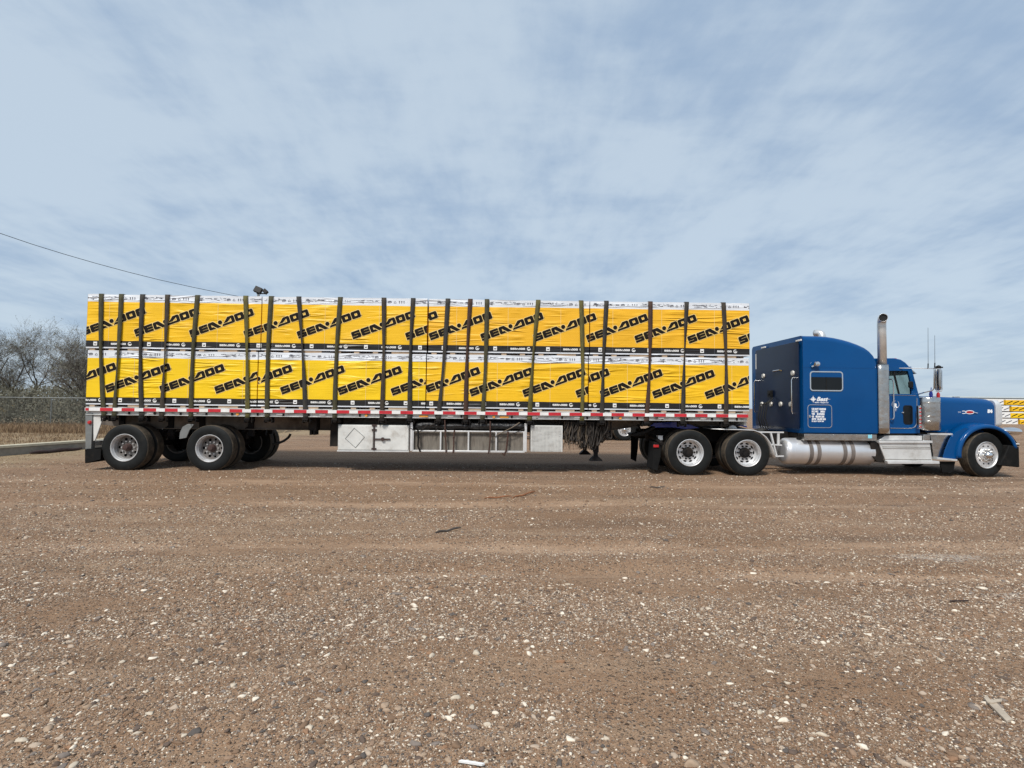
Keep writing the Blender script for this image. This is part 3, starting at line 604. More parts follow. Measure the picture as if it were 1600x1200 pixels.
for i, (pt, pb_, c_, tw) in enumerate(straps):
    xt, xb = PX(pt, 0, 465), PX(pb_, 0, 640); rows = []
    r = empty('webbing_strap', (xb, 0, DECK)); r['label'] = f'{cn[c_]} webbing strap holding the crates, {place[i]}'; r['category'] = 'strap'; r['group'] = 'webbing straps over the load'
    st_ = MB(); n = 26; hw = 0.050; rows = []
    pts = [(xt, YW + .02, DECK, 0, 1), (xt, YW + .02, TOPZ + .012, 0, 1), (xt, YW * .5, TOPZ + .02, 0, 0), (xt, -.014, TOPZ + .012, 0, 0)]
    path = []
    for (x, y, z, a, _) in pts: path.append(((x, y, z), 1.0))
    zb = 1.135; waist = random.uniform(0.38, 0.66); wn = random.uniform(0.38, 0.6) if tw else random.uniform(0.5, 0.78)
    for k in range(1, n + 1):
        u = k / n; z = TOPZ + (zb - TOPZ) * u; bow = 0.020 * math.sin(u * math.pi * random.uniform(.97, 1.03)) * (1 if i % 2 else -1)
        x = xt + (xb - xt) * min(1, u * 1.03) + bow
        wk = 1 - (1 - wn) * math.exp(-((u - waist) / 0.22) ** 2)
        if tw: wk *= (1 + 0.12 * sstep(.8, 1, u))
        path.append(((x, -.016 - .006 * math.sin(u * math.pi) + (.006 if u > .85 else 0), z), wk))
    V_ = []
    for (p, wk) in path:
        tw_ = math.acos(max(-1, min(1, wk))) * 0.5 * (1 if i % 2 else -1) if wk < 1 else 0
        dx, dy = hw * wk, 0.03 * math.sin(tw_)
        V_.append(((p[0] - dx, p[1] + dy - abs(dy), p[2]), (p[0] + dx, p[1] - dy - abs(dy), p[2])))
    s2 = MB(); s2.sheet([[a, b_] for a, b_ in V_]); s2.v = [(v[0] - xb, v[1], v[2] - DECK) for v in s2.v]
    s2.build('webbing', M['s_' + c_], r, solid=0.005, recalc=False, ang=60)
    hk = MB(); hk.box(-.055, .055, -.030, .0, -.245, -.205); hk.tube([(-.03, -.015, -.24), (-.03, -.02, -.28), (.03, -.02, -.28), (.03, -.015, -.24)], .008, 6); hk.build('strap_end', M['frame'], r)

# ------------------------------------------------------------------ wheels
def loops_circle(cx_, cz_, rx, rz, n=12, rot=0):
    o_ = []
    for k in range(n):
        a = 2 * math.pi * k / n; u, w = rx * math.cos(a), rz * math.sin(a); o_.append((cx_ + u * math.cos(rot) - w * math.sin(rot), cz_ + u * math.sin(rot) + w * math.cos(rot)))
    return o_
def tyre(parent, W=0.28, R=0.505, name='tyre'):
    mb = MB(); ri = 0.292
    prof = [(0.045, ri - .004), (0.018, ri + 0.008), (0.012, ri + 0.04), (0.0, ri + 0.09), (0.004, R - 0.07), (0.016, R - 0.030), (0.026, R - 0.012), (0.040, R - 0.001)]
    mis = [0] * 6 + [1]
    x = 0.040; ng = 4; lw = (W - .08 - ng * .012) / (ng + 1)
    for k in range(ng + 1):
        prof.append((x + lw, R)); mis.append(1)
        if k < ng: prof += [(x + lw + .001, R - .014), (x + lw + .011, R - .014), (x + lw + .012, R)]; mis += [1, 1, 1]
        x += lw + .012
    back = [(W - a, r) for a, r in reversed(prof[:8])]
    prof += back[0:]; mis += [1, 1, 0, 0, 0, 0, 0, 0]
    prof.append((W * .5, ri - .03)); mis += [0, 0]
    mb.lathe(prof, 64, 'Y', close=True, mis=mis[:len(prof)] + [0] * max(0, len(prof) - len(mis)))
    o_ = mb.build(name, [M['tyre'], M['treadr']], parent, ang=30)
    return o_
def bolt_ring(mb, n, rad, r, y0, y1, ph=0):
    for k in range(n):
        a = 2 * math.pi * (k + ph) / n; c_ = (rad * math.cos(a), 0, rad * math.sin(a)); mb.lathe([(y0, 0.001), (y0, r), (y1, r), (y1, .001)], 6, 'Y', c=c_)
def wheel(parent, kind, loc, rz=0.0):
    w = empty('wheel', loc, parent, rz); tyre(w)
    if kind in ('trailer', 'drive'):
        rim = MB(); dy = 0.15 if kind == 'trailer' else 0.175
        rim.lathe([(0.030, .300), (0.008, .300), (0.006, .290), (0.014, .280), (0.030, .272), (0.055, .262), (0.06, .256), (dy - .01, .250), (dy + .05, .247), (dy + .05, .252), (0.06, .262), (0.045, .29)], 56, 'Y', close=True)
        rim.build('rim', M['rimsteel'] if kind == 'trailer' else M['rimalu'], w)
        d = MB()
        if kind == 'trailer': holes = [loops_circle(.190 * math.cos(R_(36 + 72 * k)), .185 * math.sin(R_(36 + 72 * k)), .033, .033, 12) for k in range(5)] + [loops_circle(.195 * math.cos(R_(72 * k)), .195 * math.sin(R_(72 * k)), .024, .024, 12) for k in range(5)]
        else: holes = [loops_circle(.207 * math.cos(R_(36 * k)), .207 * math.sin(R_(36 * k)), .020, .040, 14, R_(36 * k)) for k in range(10)]
        d.prism(loops_circle(0, 0, .2495, .2495, 56), dy, dy + .012, holes)
        d.build('wheel_disc', M['rimdark'] if kind == 'trailer' else M['rimalu'], w, ang=30)
        bk = MB(); bk.lathe([(dy + .05, .246), (dy + .051, .001)], 32, 'Y'); bk.build('brake_drum', M['black'], w)
        h = MB()
        if kind == 'trailer':
            h.lathe([(dy, .085), (dy - .05, .080), (dy - .062, .070), (dy - .11, .062), (dy - .125, .05), (dy - .13, .001)], 28, 'Y'); h.build('hub', M['hubrust'], w)
            b_ = MB(); bolt_ring(b_, 10, .135, .016, dy - .03, dy); b_.build('lug_nut', M['rimsteel'], w)
        else:
            h.lathe([(dy, .118), (dy - .035, .115), (dy - .045, .085), (dy - .06, .08), (dy - .065, .001)], 28, 'Y'); bolt_ring(h, 8, .065, .010, dy - .078, dy - .06); h.build('hub', M['frame'], w)
            b_ = MB(); bolt_ring(b_, 10, .148, .021, dy - .035, dy); b_.build('lug_nut', M['frame'], w)
    else:
        rim = MB()
        rim.lathe([(0.030, .300), (0.008, .300), (0.004, .292), (0.010, .282), (0.03, .272), (0.09, .262), (0.09, .268), (0.045, .29)], 56, 'Y', close=True); rim.build('rim', M['rimalu'], w)
        d = MB(); holes = [loops_circle(.205 * math.cos(R_(36 * k)), .205 * math.sin(R_(36 * k)), .017, .028, 12, R_(36 * k)) for k in range(10)]
        d.prism(loops_circle(0, 0, .268, .268, 56), .030, .042, holes)
        d.lathe([(.030, .165), (.012, .150), (.008, .140), (.008, .09)], 40, 'Y'); d.build('wheel_disc', M['rimalu'], w, ang=30)
        bk = MB(); bk.lathe([(.07, .266), (.071, .001)], 32, 'Y'); bk.build('brake_drum', M['black'], w)
        h = MB(); h.lathe([(.010, .095), (-.03, .09), (-.06, .078), (-.085, .05), (-.095, .02), (-.096, .001)], 32, 'Y'); h.build('hub_cap', M['chrome'], w)
        b_ = MB(); bolt_ring(b_, 10, .125, .015, -.035, .010); b_.build('lug_nut', M['dullchrome'], w)
    return w
def inner_wheel(parent, loc, rz=0.0):
    w = empty('wheel', loc, parent, rz); tyre(w); rim = MB(); rim.lathe([(0.03, .298), (0.02, .27), (.14, .24), (.26, .27), (.25, .298), (.14, .28)], 40, 'Y', close=True); rim.build('rim', M['rimdark'], w); return w
TR = .505

# ------------------------------------------------------------------ trailer
tr = empty('flatbed_trailer', (-1.8, 1.3, 0)); tag(tr, 'long grey flatbed trailer with striped side rail, carrying two rows of yellow crates', 'trailer')
def TB(mb, name, m_, parent=None, **k):
    mb.v = [(v[0] + 1.8, v[1] - 1.3, v[2]) for v in mb.v] if parent is None else mb.v
    return mb.build(name, m_, parent or tr, **k)
XL, XR = PX(134, 0), PX(1168, 0); ZT = P(150, 636.5, 0)[1]
d = MB(); d.box(XL + .02, XR - .02, .06, 2.54, 1.33, DECK - .002); TB(d, 'deck', M['plywood'])
s_ = MB(); s_.box(XL, XR, 0.0, .06, 1.275, DECK); s_.box(XL, XR, .02, .10, 1.20, 1.273); s_.box(XL, XR, -.004, .02, 1.195, 1.208); TB(s_, 'side_rail', M['rail'], bevel=.004)
s_ = MB(); s_.box(XL, XR, 2.54, 2.60, 1.20, DECK); TB(s_, 'side_rail', M['rail'])
s_ = MB(); s_.box(XL - .004, XL + .08, .062, 2.538, 1.12, 1.326); TB(s_, 'rear_sill', M['rail'])
s_ = MB(); s_.box(XR - .05, XR + .004, .062, 2.538, 1.1, 1.326); TB(s_, 'front_sill', M['rail'])
# tape
per = .4625; red = MB(); wh = MB(); x = XL + .02; red.box(XL + .02, XL + .09, -.0365, -.0335, 1.292, 1.345); x0r = PX(158, 0)
wh.box(XL + .095, x0r, -.036, -.0335, 1.285, 1.352); xx = x0r
while xx < XR - .05:
    red.box(xx, min(xx + .277, XR), -.036, -.0335, 1.285, 1.352)
    if xx + per < XR: wh.box(xx + .277, min(xx + per, XR), -.036, -.0335, 1.285, 1.352)
    xx += per
TB(red, 'red_reflective_tape', M['tapered'], smooth=False); TB(wh, 'white_reflective_tape', M['tapewhite'], smooth=False)
xx = PX(230, 0); k = 0
while xx < XR - .2:
    pl = MB()
    if k % 3 == 2: pl.lathe([(-.012, .001), (-.012, .03), (.02, .03)], 12, 'Y', c=(xx, 0, 1.245)); TB(pl, 'marker_light', M['amber'])
    else: pl.box(xx, xx + .13, -.006, .019, 1.235, 1.268); TB(pl, 'reflector_plate', M['tapewhite'], bevel=.004)
    xx += .93 + .1 * math.sin(k * 2.1); k += 1
for px in (662, 788): 
    pl = MB(); pl.box(PX(px, 0) - .1, PX(px, 0) + .1, -.006, .019, 1.215, 1.262); TB(pl, 'marker_light', M['amber'], bevel=.01)
q = MB(); q.box(XL, XR, -.0330, -.0265, 1.280, 1.357); TB(q, 'rub_rail', M['rail'])
for k in range(38): x = XL + .2 + k * (XR - XL - .4) / 37; q = MB(); q.box(x, x + .03, -.0262, -.0005, 1.30, 1.34); TB(q, 'rail_spacer', M['rail'], smooth=False)
# stake pockets and winches
for i, (pt, pb_, c_, tw) in enumerate(straps):
    xb = PX(pb_, 0, 650); wn = MB(); wn.box(xb - .085, xb - .075, .015, .16, 1.06, 1.195); wn.box(xb + .075, xb + .085, .015, .16, 1.06, 1.195); wn.lathe([(xb - .10, .001), (xb - .10, .028), (xb + .105, .028), (xb + .105, .001)], 12, 'X', c=(0, .085, 1.11))
    wn.lathe([(xb + .087, .05), (xb + .10, .05)], 14, 'X', c=(0, .085, 1.11)); TB(wn, 'winch', M['frame'])
for k in range(26):
    x = XL + .35 + k * (XR - XL - .6) / 25; q = MB(); q.box(x, x + .035, .0, .019, 1.21, 1.27); TB(q, 'stake_pocket', M['frame'], smooth=False)
# cross members and main beams
for k in range(38):
    x = XL + .3 + k * (XR - XL - .5) / 37; q = MB(); q.box(x, x + .05, .10, 2.50, 1.215, 1.328); q.box(x - .02, x + .07, .10, 2.50, 1.205, 1.214); TB(q, 'cross_member', M['beam'], smooth=False)
zb1 = P(480, 671, .72)[1]
for y0 in (.72, 1.78):
    q = MB(); xb = [PX(140, .72), PX(930, .72), PX(1000, .72), PX(1160, .72)]
    q.prism([(xb[0], 1.19), (xb[0], zb1 + .1), (xb[0] + .8, zb1), (xb[1], zb1), (xb[2], zb1 + .17), (xb[3], zb1 + .20), (xb[3], 1.19)], y0 + .05, y0 + .07)
    for (a, b_, z0_, z1_) in ((xb[0] + .8, xb[1], zb1, zb1),): q.box(a, b_, y0, y0 + .12, z0_ - .018, z0_ - .001)
    q.bar((xb[1], y0 + .06, zb1 - .01), (xb[2], y0 + .06, zb1 + .16), .12, .016); q.bar((xb[2], y0 + .06, zb1 + .16), (xb[3], y0 + .06, zb1 + .19), .12, .016); q.box(xb[0], xb[3], y0, y0 + .12, 1.191, 1.204)
    TB(q, 'main_beam', M['beam'], smooth=False)
# tail
zt = lambda px, py, Y=.05: P(px, py, Y)
a = zt(136, 646); b_ = zt(145, 702); q = MB(); q.prism([zt(135.5, 645), zt(135.5, 702), zt(144.5, 702), zt(146.5, 645)], .01, .12); TB(q, 'tail_post', M['galv'], bevel=.004)
q = MB(); q.prism([zt(147, 648), zt(147, 689), zt(149.5, 688), zt(163.5, 648)], .03, .06); TB(q, 'tail_panel', M['white'], bevel=.003)
q = MB(); q.prism([zt(135.5, 645), zt(135.5, 702), zt(144.5, 702), zt(146.5, 645)], 2.48, 2.59); TB(q, 'tail_post', M['galv'])
q = MB(); q.box(XL + .03, XL + .12, .13, 2.46, .52, .62); TB(q, 'rear_bumper', M['rail'], bevel=.005)
cxz = zt(140, 660, 0); q = MB(); q.lathe([(-.03, .001), (-.028, .03), (-.005, .042), (.012, .042)], 20, 'Y', c=(cxz[0], 0, cxz[1])); TB(q, 'tail_light', M['red'])
for y0, y1 in ((.02, .64), (1.96, 2.58)):
    q = MB(); q.prism([zt(134.5, 701, .05), zt(134.5, 723.5, .05), zt(137, 723.5, .05), zt(137, 701, .05)], y0, y1)
    q.bar((zt(136, 703)[0], y0, zt(136, 703)[1]), (zt(136, 703)[0], y1, zt(136, 703)[1]), .03); TB(q, 'mudflap', M['flap'], smooth=False)
q = MB(); q.prism([zt(136, 701, .02), zt(136, 723, .02), zt(158, 717.5, .02), zt(159, 700.5, .02)], .0, .012); TB(q, 'mudflap', M['flap'], smooth=False)
# fender bracket between the wheels
q = MB(); q.prism([zt(280, 686, .1), zt(281, 676, .1), zt(285, 667, .1), zt(293, 662.5, .1), zt(303, 663, .1), zt(296, 672, .1), zt(291, 684, .1)], .1, .13); TB(q, 'wheel_guard', M['galv'], bevel=.004)
# axles, wheels, suspension
for px in (194, 327):
    X = PX(px, .03, 701)
    for (y, kind, rz) in ((.02, 'trailer', 0), (2.58, 'trailer', math.pi)): wheel(tr, kind, (X + 1.8, y - 1.3, TR - .012), rz)
    for (y, rz) in ((.36, 0), (2.24, math.pi)): inner_wheel(tr, (X + 1.8, y - 1.3, TR - .012), rz)
    q = MB(); q.lathe([(.5, .06), (2.1, .06)], 16, 'Y', c=(X, 0, TR)); q.lathe([(.66, .001), (.66, .2), (.78, .2), (.78, .001)], 20, 'Y', c=(X, 0, TR)); TB(q, 'axle', M['frame'])
    for y in (.78, 1.82):
        q = MB(); q.tube([(X - .5, y, .92), (X - .25, y, .72), (X, y, .66), (X + .25, y, .72), (X + .5, y, .92)], .04, 6); q.box(X - .06, X + .06, y - .06, y + .06, .5, .74); q.box(X + .5, X + .62, y - .05, y + .05, .72, 1.19); q.box(X - .62, X - .5, y - .05, y + .05, .72, 1.19); q.lathe([(X + .2, .001), (X + .2, .09), (X + .42, .09), (X + .42, .001)], 16, 'X', c=(0, y + .12, .74)); TB(q, 'suspension', M['frame'])
q = MB(); q.tube([(PX(455, .8), .8, .78), (PX(452, .8), .8, .7), (PX(446, .8), .75, .62), (PX(437, .8), .7, .56), (PX(430, .8), .7, .55)], .03, 8); TB(q, 'air_hose', M['black'])
q = MB(); p0 = P(483, 664, .3); q.box(p0[0], p0[0] + .18, .25, .5, p0[1] - .12, 1.2); q.box(p0[0] + .03, p0[0] + .07, .25, .5, p0[1] - .22, p0[1] - .12); q.box(p0[0] + .11, p0[0] + .15, .25, .5, p0[1] - .22, p0[1] - .12); TB(q, 'bracket', M['frame'])
q = MB(); p0 = P(517, 676, .4); q.box(p0[0], p0[0] + .16, .35, .8, P(517, 697, .4)[1], 1.2); TB(q, 'bracket', M['frame'])
# tool boxes
def tbox(px0, py0, px1, py1, Y, depth): x0, z1 = P(px0, py0, Y); x1, z0 = P(px1, py1, Y); return x0, x1, z0, z1
x0, x1, z0, z1 = tbox(528, 663.5, 638.5, 705.5, .08, .6); xm = PX(585, .08)
bx = MB(); bx.box(x0, x1, .10, .68, z0, z1); box_o = TB(bx, 'tool_box', M['white'], bevel=.008)
for a, b_ in ((x0 + .012, xm - .02), (xm + .02, x1 - .012)):
    q = MB(); q.box(a, b_, .080, .098, z0 + .03, z1 - .02); q.v = [(v[0] + 1.8, v[1] - 1.3, v[2]) for v in q.v]; dr = q.build('box_door', M['white'], box_o, bevel=.006)
q = MB(); q.box(x0 - .005, x1 + .005, .07, .12, z0 - .012, z0 + .016); q.v = [(v[0] + 1.8, v[1] - 1.3, v[2]) for v in q.v]; q.build('box_lip', M['alu'], box_o)
q = MB(); cxx, czz = P(554.5, 684, .08); 
for i in range(4):
    a0, a1 = R_(90 * i + 5), R_(90 * i + 95); r_ = .215; q.bar((cxx + r_ * math.cos(a0) * .98, .077, czz + r_ * math.sin(a0)), (cxx + r_ * math.cos(a1) * .98, .077, czz + r_ * math.sin(a1)), .006, .012, up=(0, 1, 0))
q.v = [(v[0] + 1.8, v[1] - 1.3, v[2]) for v in q.v]; q.build('placard_outline', M['galv'], box_o)
q = MB(); q.tube([(xm + .01, .066, z0 + .02), (xm + .01, .066, z1 + .02)], .014, 8)
for zz_ in (z1 - .0, z1 - .1, z0 + .06): q.box(xm - .045, xm + .06, .058, .085, zz_ - .025, zz_ + .012)
hz_ = P(600, 686, .06)[1]; q.box(xm, xm + .36, .05, .072, hz_ - .012, hz_ + .012); q.lathe([(.03, .001), (.03, .038), (.07, .038)], 14, 'Y', c=(xm + .20, 0, hz_)); q.v = [(v[0] + 1.8, v[1] - 1.3, v[2]) for v in q.v]; q.build('latch_bar', M['hubrust'], box_o)
x0, x1, z0, z1 = tbox(829.5, 664.5, 879, 706.5, .08, .6); bx = MB(); bx.box(x0, x1, .08, .66, z0, z1)
b2_ = TB(bx, 'tool_box', M['white'], bevel=.008); q = MB()
for k in range(22): xx = x0 + .02 + (x1 - x0 - .04) * k / 22; q.box(xx, xx + .012, .068, .079, z0 + .02, z1 - .02)
q.v = [(v[0] + 1.8, v[1] - 1.3, v[2]) for v in q.v]; q.build('corrugation', M['rail'], b2_, smooth=False)
# tarp rack
x0, x1, z0, z1 = tbox(644, 673, 820, 706, .06, .6); rk = MB()
rk.box(x0, x1, .05, .09, z0 - .02, z0 + .02); rk.box(x0, x1, .05, .09, z1 - .015, z1 + .012)
for k in range(5): xx = x0 + (x1 - x0 - .04) * k / 4; rk.box(xx, xx + .035, .052, .088, z0 + .021, z1 - .016)
zz_ = P(642, 660, .06)[1]
for xx in (PX(642, .06), PX(820, .06)): rk.box(xx, xx + .05, .04, .10, z0, zz_)
rk.box(x0, x1, .09, .62, z0 - .018, z0 + .0); TB(rk, 'tarp_rack', M['alu'], bevel=.004)
q = MB(); q.box(x0 + .02, x1 - .02, .13, .16, z0, z1); q.box(x0 + .02, x1 - .02, .16, .6, z1 - .03, z1); TB(q, 'rack_board', M['plywood'])
# landing gear
lgx = PX(932, .4)
for y0 in (.42, 2.06):
    q = MB(); q.box(lgx - .06, lgx + .06, y0, y0 + .12, .45, 1.2); q.box(lgx - .045, lgx + .045, y0 + .015, y0 + .105, .33, .5); q.prism([(lgx - .14, .255), (lgx + .14, .255), (lgx + .14, .275), (lgx + .05, .36), (lgx - .05, .36), (lgx - .14, .275)], y0 - .04, y0 + .16); TB(q, 'landing_gear', M['frame'], smooth=False)
q = MB(); q.bar((lgx, .5, .8), (lgx, 2.1, .8), .05); q.bar((lgx, .5, .55), (lgx, 2.1, .55), .04); TB(q, 'gear_brace', M['frame'])
q = MB(); q.box(PX(1060, 1.0), PX(1150, 1.0), .8, 1.8, 1.06, 1.19); TB(q, 'coupler_plate', M['frame'])

# tarps rolled in the rack (things resting on the trailer)
for i, (pa, pb2) in enumerate(((647, 735), (730, 822))):
    xa, za = P(pa, 664.5, .15); xb, _ = P(pb2, 664.5, .15); r = empty('rolled_tarp', ((xa + xb) / 2, .3, za)); lab = ['folded black tarp in the rack under the trailer, left one', 'folded black tarp in the rack under the trailer, right one'][i]
    tag(r, lab, 'tarp', 'black tarps in the rack'); q = MB(); rings = []
    for k in range(17):
        u = k / 16; x = (xb - xa) * (u - .5); rr_ = []
        for j in range(20):
            a = 2 * math.pi * j / 20; n_ = mnoise.noise(Vector((x * 3.5 + i * 9, math.cos(a) * 1.3, math.sin(a) * 1.3))); e_ = min(1, (1 - abs(2 * u - 1)) * 8 + .75)
            rr_.append((x, (.24 + .04 * n_) * math.cos(a) * e_, (.115 + .03 * n_) * math.sin(a) * e_))
        rings.append(rr_)
    q.loft(rings); q.build('tarp_roll', M['tarp'], r, ang=60)
    for xx in (-.28, .3): q = MB(); q.lathe([(xx - .02, .17), (xx + .02, .17)], 20, 'X'); q.v = [(v[0], v[1] * 1.28, v[2] * .69) for v in q.v]; q.build('tie_strap', M['cord'], r, solid=.004)
# chain binders hanging on the rack
def hang(pxs, pys, label, mt='rust', rad=.013):
    rad *= 1.25; pts = [P(a, b_, .03) for a, b_ in zip(pxs, pys)]; x0_, z0_ = pts[0]; r = empty('hanging_hook', (x0_, .03, z0_)); tag(r, label, 'hook', 'rusty hooks and binders hanging on the rack')
    q = MB(); q.tube([(a - x0_, -.01, c_ - z0_) for a, c_ in pts], rad, 7); q.build('hook_bar', M[mt], r)
    q = MB(); q.lathe([(-.02, .001), (-.02, .026), (.02, .026), (.02, .001)], 10, 'Y', c=(pts[1][0] - x0_, 0, pts[1][1] - z0_)); q.build('ratchet_joint', M[mt], r)
hang([653, 654, 653, 657], [672, 684, 697, 706], 'dark binder hook at the left end of the tarp rack', 'frame', .016)
hang([695, 696, 697, 697], [656, 682, 696, 708], 'rusty binder on the rack below the first upright')
hang([710, 709, 709, 708], [672, 684, 697, 708], 'thin rusty rod between the first and second rack upright')
hang([766, 766, 765, 763], [658, 682, 698, 709], 'rusty binder with a round joint in the middle right of the rack')
hang([794, 793, 791, 787, 785], [674, 688, 704, 712, 708], 'long rusty hook with curled tip hanging below the rack', 'rust', .017)
for i, (pa, pc) in enumerate((((672, 690, 676), (665, 656, 680)), ((762, 790, 820), (682, 682, 670)), ((640, 654, 668), (668, 676, 664)), ((775, 800, 812), (680, 668, 660)))):
    pts = [P(a, b_, .04) for a, b_ in zip(pa, pc)]; q = MB(); q.tube([(a - pts[0][0], 0, c_ - pts[0][1]) for a, c_ in pts], .008, 6)
    o = q.build('elastic_rope', M['cordpale' if i == 3 else 'cord']); o.location = (pts[0][0], .035, pts[0][1])
    tag(o, ['dark bungee cord stretched over the left tarp', 'brown bungee cord across the right rack panels', 'dark bungee cord at the left corner of the rack', 'pale bungee cord slanting over the right tarp'][i], 'rope', 'elastic ropes across the rack')
# hanging tangle of straps
r = empty('bungee_bundle', (PX(915, .2), .25, 1.15)); tag(r, 'thick tangle of brown bungee cords and ropes hanging under the trailer', 'cord bundle'); rx0 = PX(915, .2)
q = MB(); q2 = MB()
def strand(mb, xa, xb, zb_, rad, y, sag=0.0):
    pts = []; ph = random.random() * 6
    for k in range(10): u = k / 9; pts.append((xa + (xb - xa) * u + .02 * math.sin(ph + u * 7), y + .03 * math.sin(ph * 2 + u * 5), (zb_) * u ** .85))
    mb.tube(pts, rad, 5)
for i in range(210):
    xa = random.uniform(-.48, .48); zl = -random.uniform(.3, .66) * (1 - .3 * abs(xa - .05) / .5)
    if random.random() < .5:                                        # loops that come back up
        xb = xa + random.uniform(-.25, .25); ph = random.random() * 6; pts = []
        y = random.uniform(-.14, .2)
        for k in range(13): u = k / 12; pts.append((xa + (xb - xa) * u + .03 * math.sin(ph + 8 * u), y + .03 * math.cos(ph + 5 * u), zl * math.sin(math.pi * u) ** .6))
        q.tube(pts, random.uniform(.009, .017), 5)
    else: strand(q, xa, xa + random.uniform(-.12, .08), zl, random.uniform(.006, .011), random.uniform(-.14, .2))
for i in range(60): xa = random.uniform(-.50, .05); strand(q2, xa, xa + random.uniform(-.05, .05), -random.uniform(.45, .66), random.uniform(.002, .0045), random.uniform(-.15, .15))
q.build('rubber_cords', M['cord'], r); q2.build('frayed_ropes', M['cordpale'], r)
q = MB(); q.box(-.52, .5, -.02, .05, .0, .04); q.build('hanger_bar', M['frame'], r)

# ------------------------------------------------------------------ tractor
tk = empty('semi_truck', (9.0, 1.3, 0)); tag(tk, 'blue long-nose semi truck with sleeper, chrome exhaust stack and fuel tank, hitched to the trailer', 'truck')
def B(mb, name, m_, parent=None, far=False, **k):
    if far: mb.v = [(v[0], 2.6 - v[1], v[2]) for v in mb.v]
    mb.v = [(v[0] - 9.0, v[1] - 1.3, v[2]) for v in mb.v]
    return mb.build(name, m_, parent or tk, **k)
def ringYZ(x, y0, y1, z0, z1, r, rb=.04, n=6):
    pts = []
    for cy_, cz_, a0, rr_ in ((y1 - r, z1 - r, 0, r), (y0 + r, z1 - r, 90, r), (y0 + rb, z0 + rb, 180, rb), (y1 - rb, z0 + rb, 270, rb)):
        for i in range(n + 1): a = R_(a0 + 90 * i / n); pts.append((x, cy_ + rr_ * math.cos(a), cz_ + rr_ * math.sin(a)))
    return pts
SY = .10
sx0, szb = P(1253.5, 677, SY); 
prof = [(1253.5, 524.0), (1262, 524.2), (1275, 524.3), (1292, 525.2), (1305, 527), (1318, 529.8), (1330, 533.2), (1342, 537.5), (1352, 542), (1359, 547), (1364.5, 553), (1367.5, 560), (1369, 570)]
rings = []
for i, (px, py) in enumerate(prof):
    x, z = P(px, py, SY + .02); rings.append(ringYZ(x, SY, 2.6, szb, z, .13 if i else .10, .03))
s_ = MB(); s_.loft(rings); sl = B(s_, 'sleeper', M['blue'], ang=28)
def on_sl(mb, name, m_, far=False, **k): return B(mb, name, m_, sl, far, **k)
# rear panel, darker
q = MB(); q.prism([(a - 0, c_) for a, c_ in []] or [(0, 0), (1, 0), (1, 1)], 0, 0) if False else None
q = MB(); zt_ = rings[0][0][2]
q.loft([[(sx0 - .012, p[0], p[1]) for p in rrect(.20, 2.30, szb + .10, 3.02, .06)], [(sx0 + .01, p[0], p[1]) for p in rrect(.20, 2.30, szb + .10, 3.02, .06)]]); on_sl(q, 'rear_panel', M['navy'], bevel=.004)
def rear_pt(px, py): # on the back face plane x = sx0
    d_ = CM @ Vector(((px - 800) / FPX, -(py - 600) / FPX, -1)); t_ = sx0 / d_.x; return -CAM_D + d_.y * t_, CAM_H + d_.z * t_
for (px, py, w_, h_) in ((1194, 543, .22, .035), (1249, 532, .22, .035)):
    y, z = rear_pt(px, py); q = MB(); q.box(sx0 - .03, sx0 - .005, y - w_ / 2, y + w_ / 2, z - h_ / 2, z + h_ / 2); on_sl(q, 'clearance_light', M['print_white'], bevel=.004)
for (px, py) in ((1194, 587.5), (1240, 583), (1191.5, 631.5), (1206, 631.5), (1221, 631.5), (1237, 631.5)):
    y, z = rear_pt(px, py); q = MB(); q.lathe([(sx0 - .045, .001), (sx0 - .045, .052), (sx0 - .012, .062)], 18, 'X', c=(0, y, z)); on_sl(q, 'work_light', M['clock'])
for (pa, ta, tb) in ((1184, 595, 644), (1243, 590.5, 646)):
    y, z1_ = rear_pt(pa, ta); _, z0_ = rear_pt(pa, tb); q = MB(); q.tube([(sx0 - .012, y, z1_), (sx0 - .07, y, z1_), (sx0 - .09, y, z1_ - .05), (sx0 - .09, y, z0_ + .05), (sx0 - .07, y, z0_), (sx0 - .012, y, z0_)], .017, 8); on_sl(q, 'grab_handle', M['chrome'])
y, z = rear_pt(1216, 579); q = MB(); q.tube([(sx0 - .01, y - .2, z - .02), (sx0 - .05, y - .15, z), (sx0 - .05, y + .15, z), (sx0 - .01, y + .2, z - .02)], .016, 8); on_sl(q, 'grab_handle', M['chrome'])
y, z = rear_pt(1206, 615); q = MB(); q.box(sx0 - .08, sx0 - .012, y - .08, y + .08, z - .09, z + .08); q.lathe([(sx0 - .10, .001), (sx0 - .10, .05), (sx0 - .08, .05)], 14, 'X', c=(0, y, z)); on_sl(q, 'hose_connector', M['black'], bevel=.006)
y, z = rear_pt(1182, 565); q = MB(); q.box(sx0 - .02, sx0, y - .012, y + .012, z - .2, z + .2); on_sl(q, 'edge_strip', M['print_white'])
for k in range(4):
    y0_ = 1.2 + k * .12; q = MB(); pts = [(sx0 - .05, y0_ + .1, 1.75 - .05 * k), (sx0 - .22, y0_ + .05, 1.6), (sx0 - .30, y0_, 1.25), (sx0 - .25, y0_ - .05, 1.0), (sx0 - .5, y0_, .9), (sx0 - 1.0, y0_ + .1, 1.05)]
    sp = []
    for j in range(len(pts) - 1):
        for u in (0, .33, .66): sp.append(Vector(pts[j]).lerp(Vector(pts[j + 1]), u))
    q.tube(sp + [pts[-1]], .016, 7); B(q, 'air_hose', M['black'])
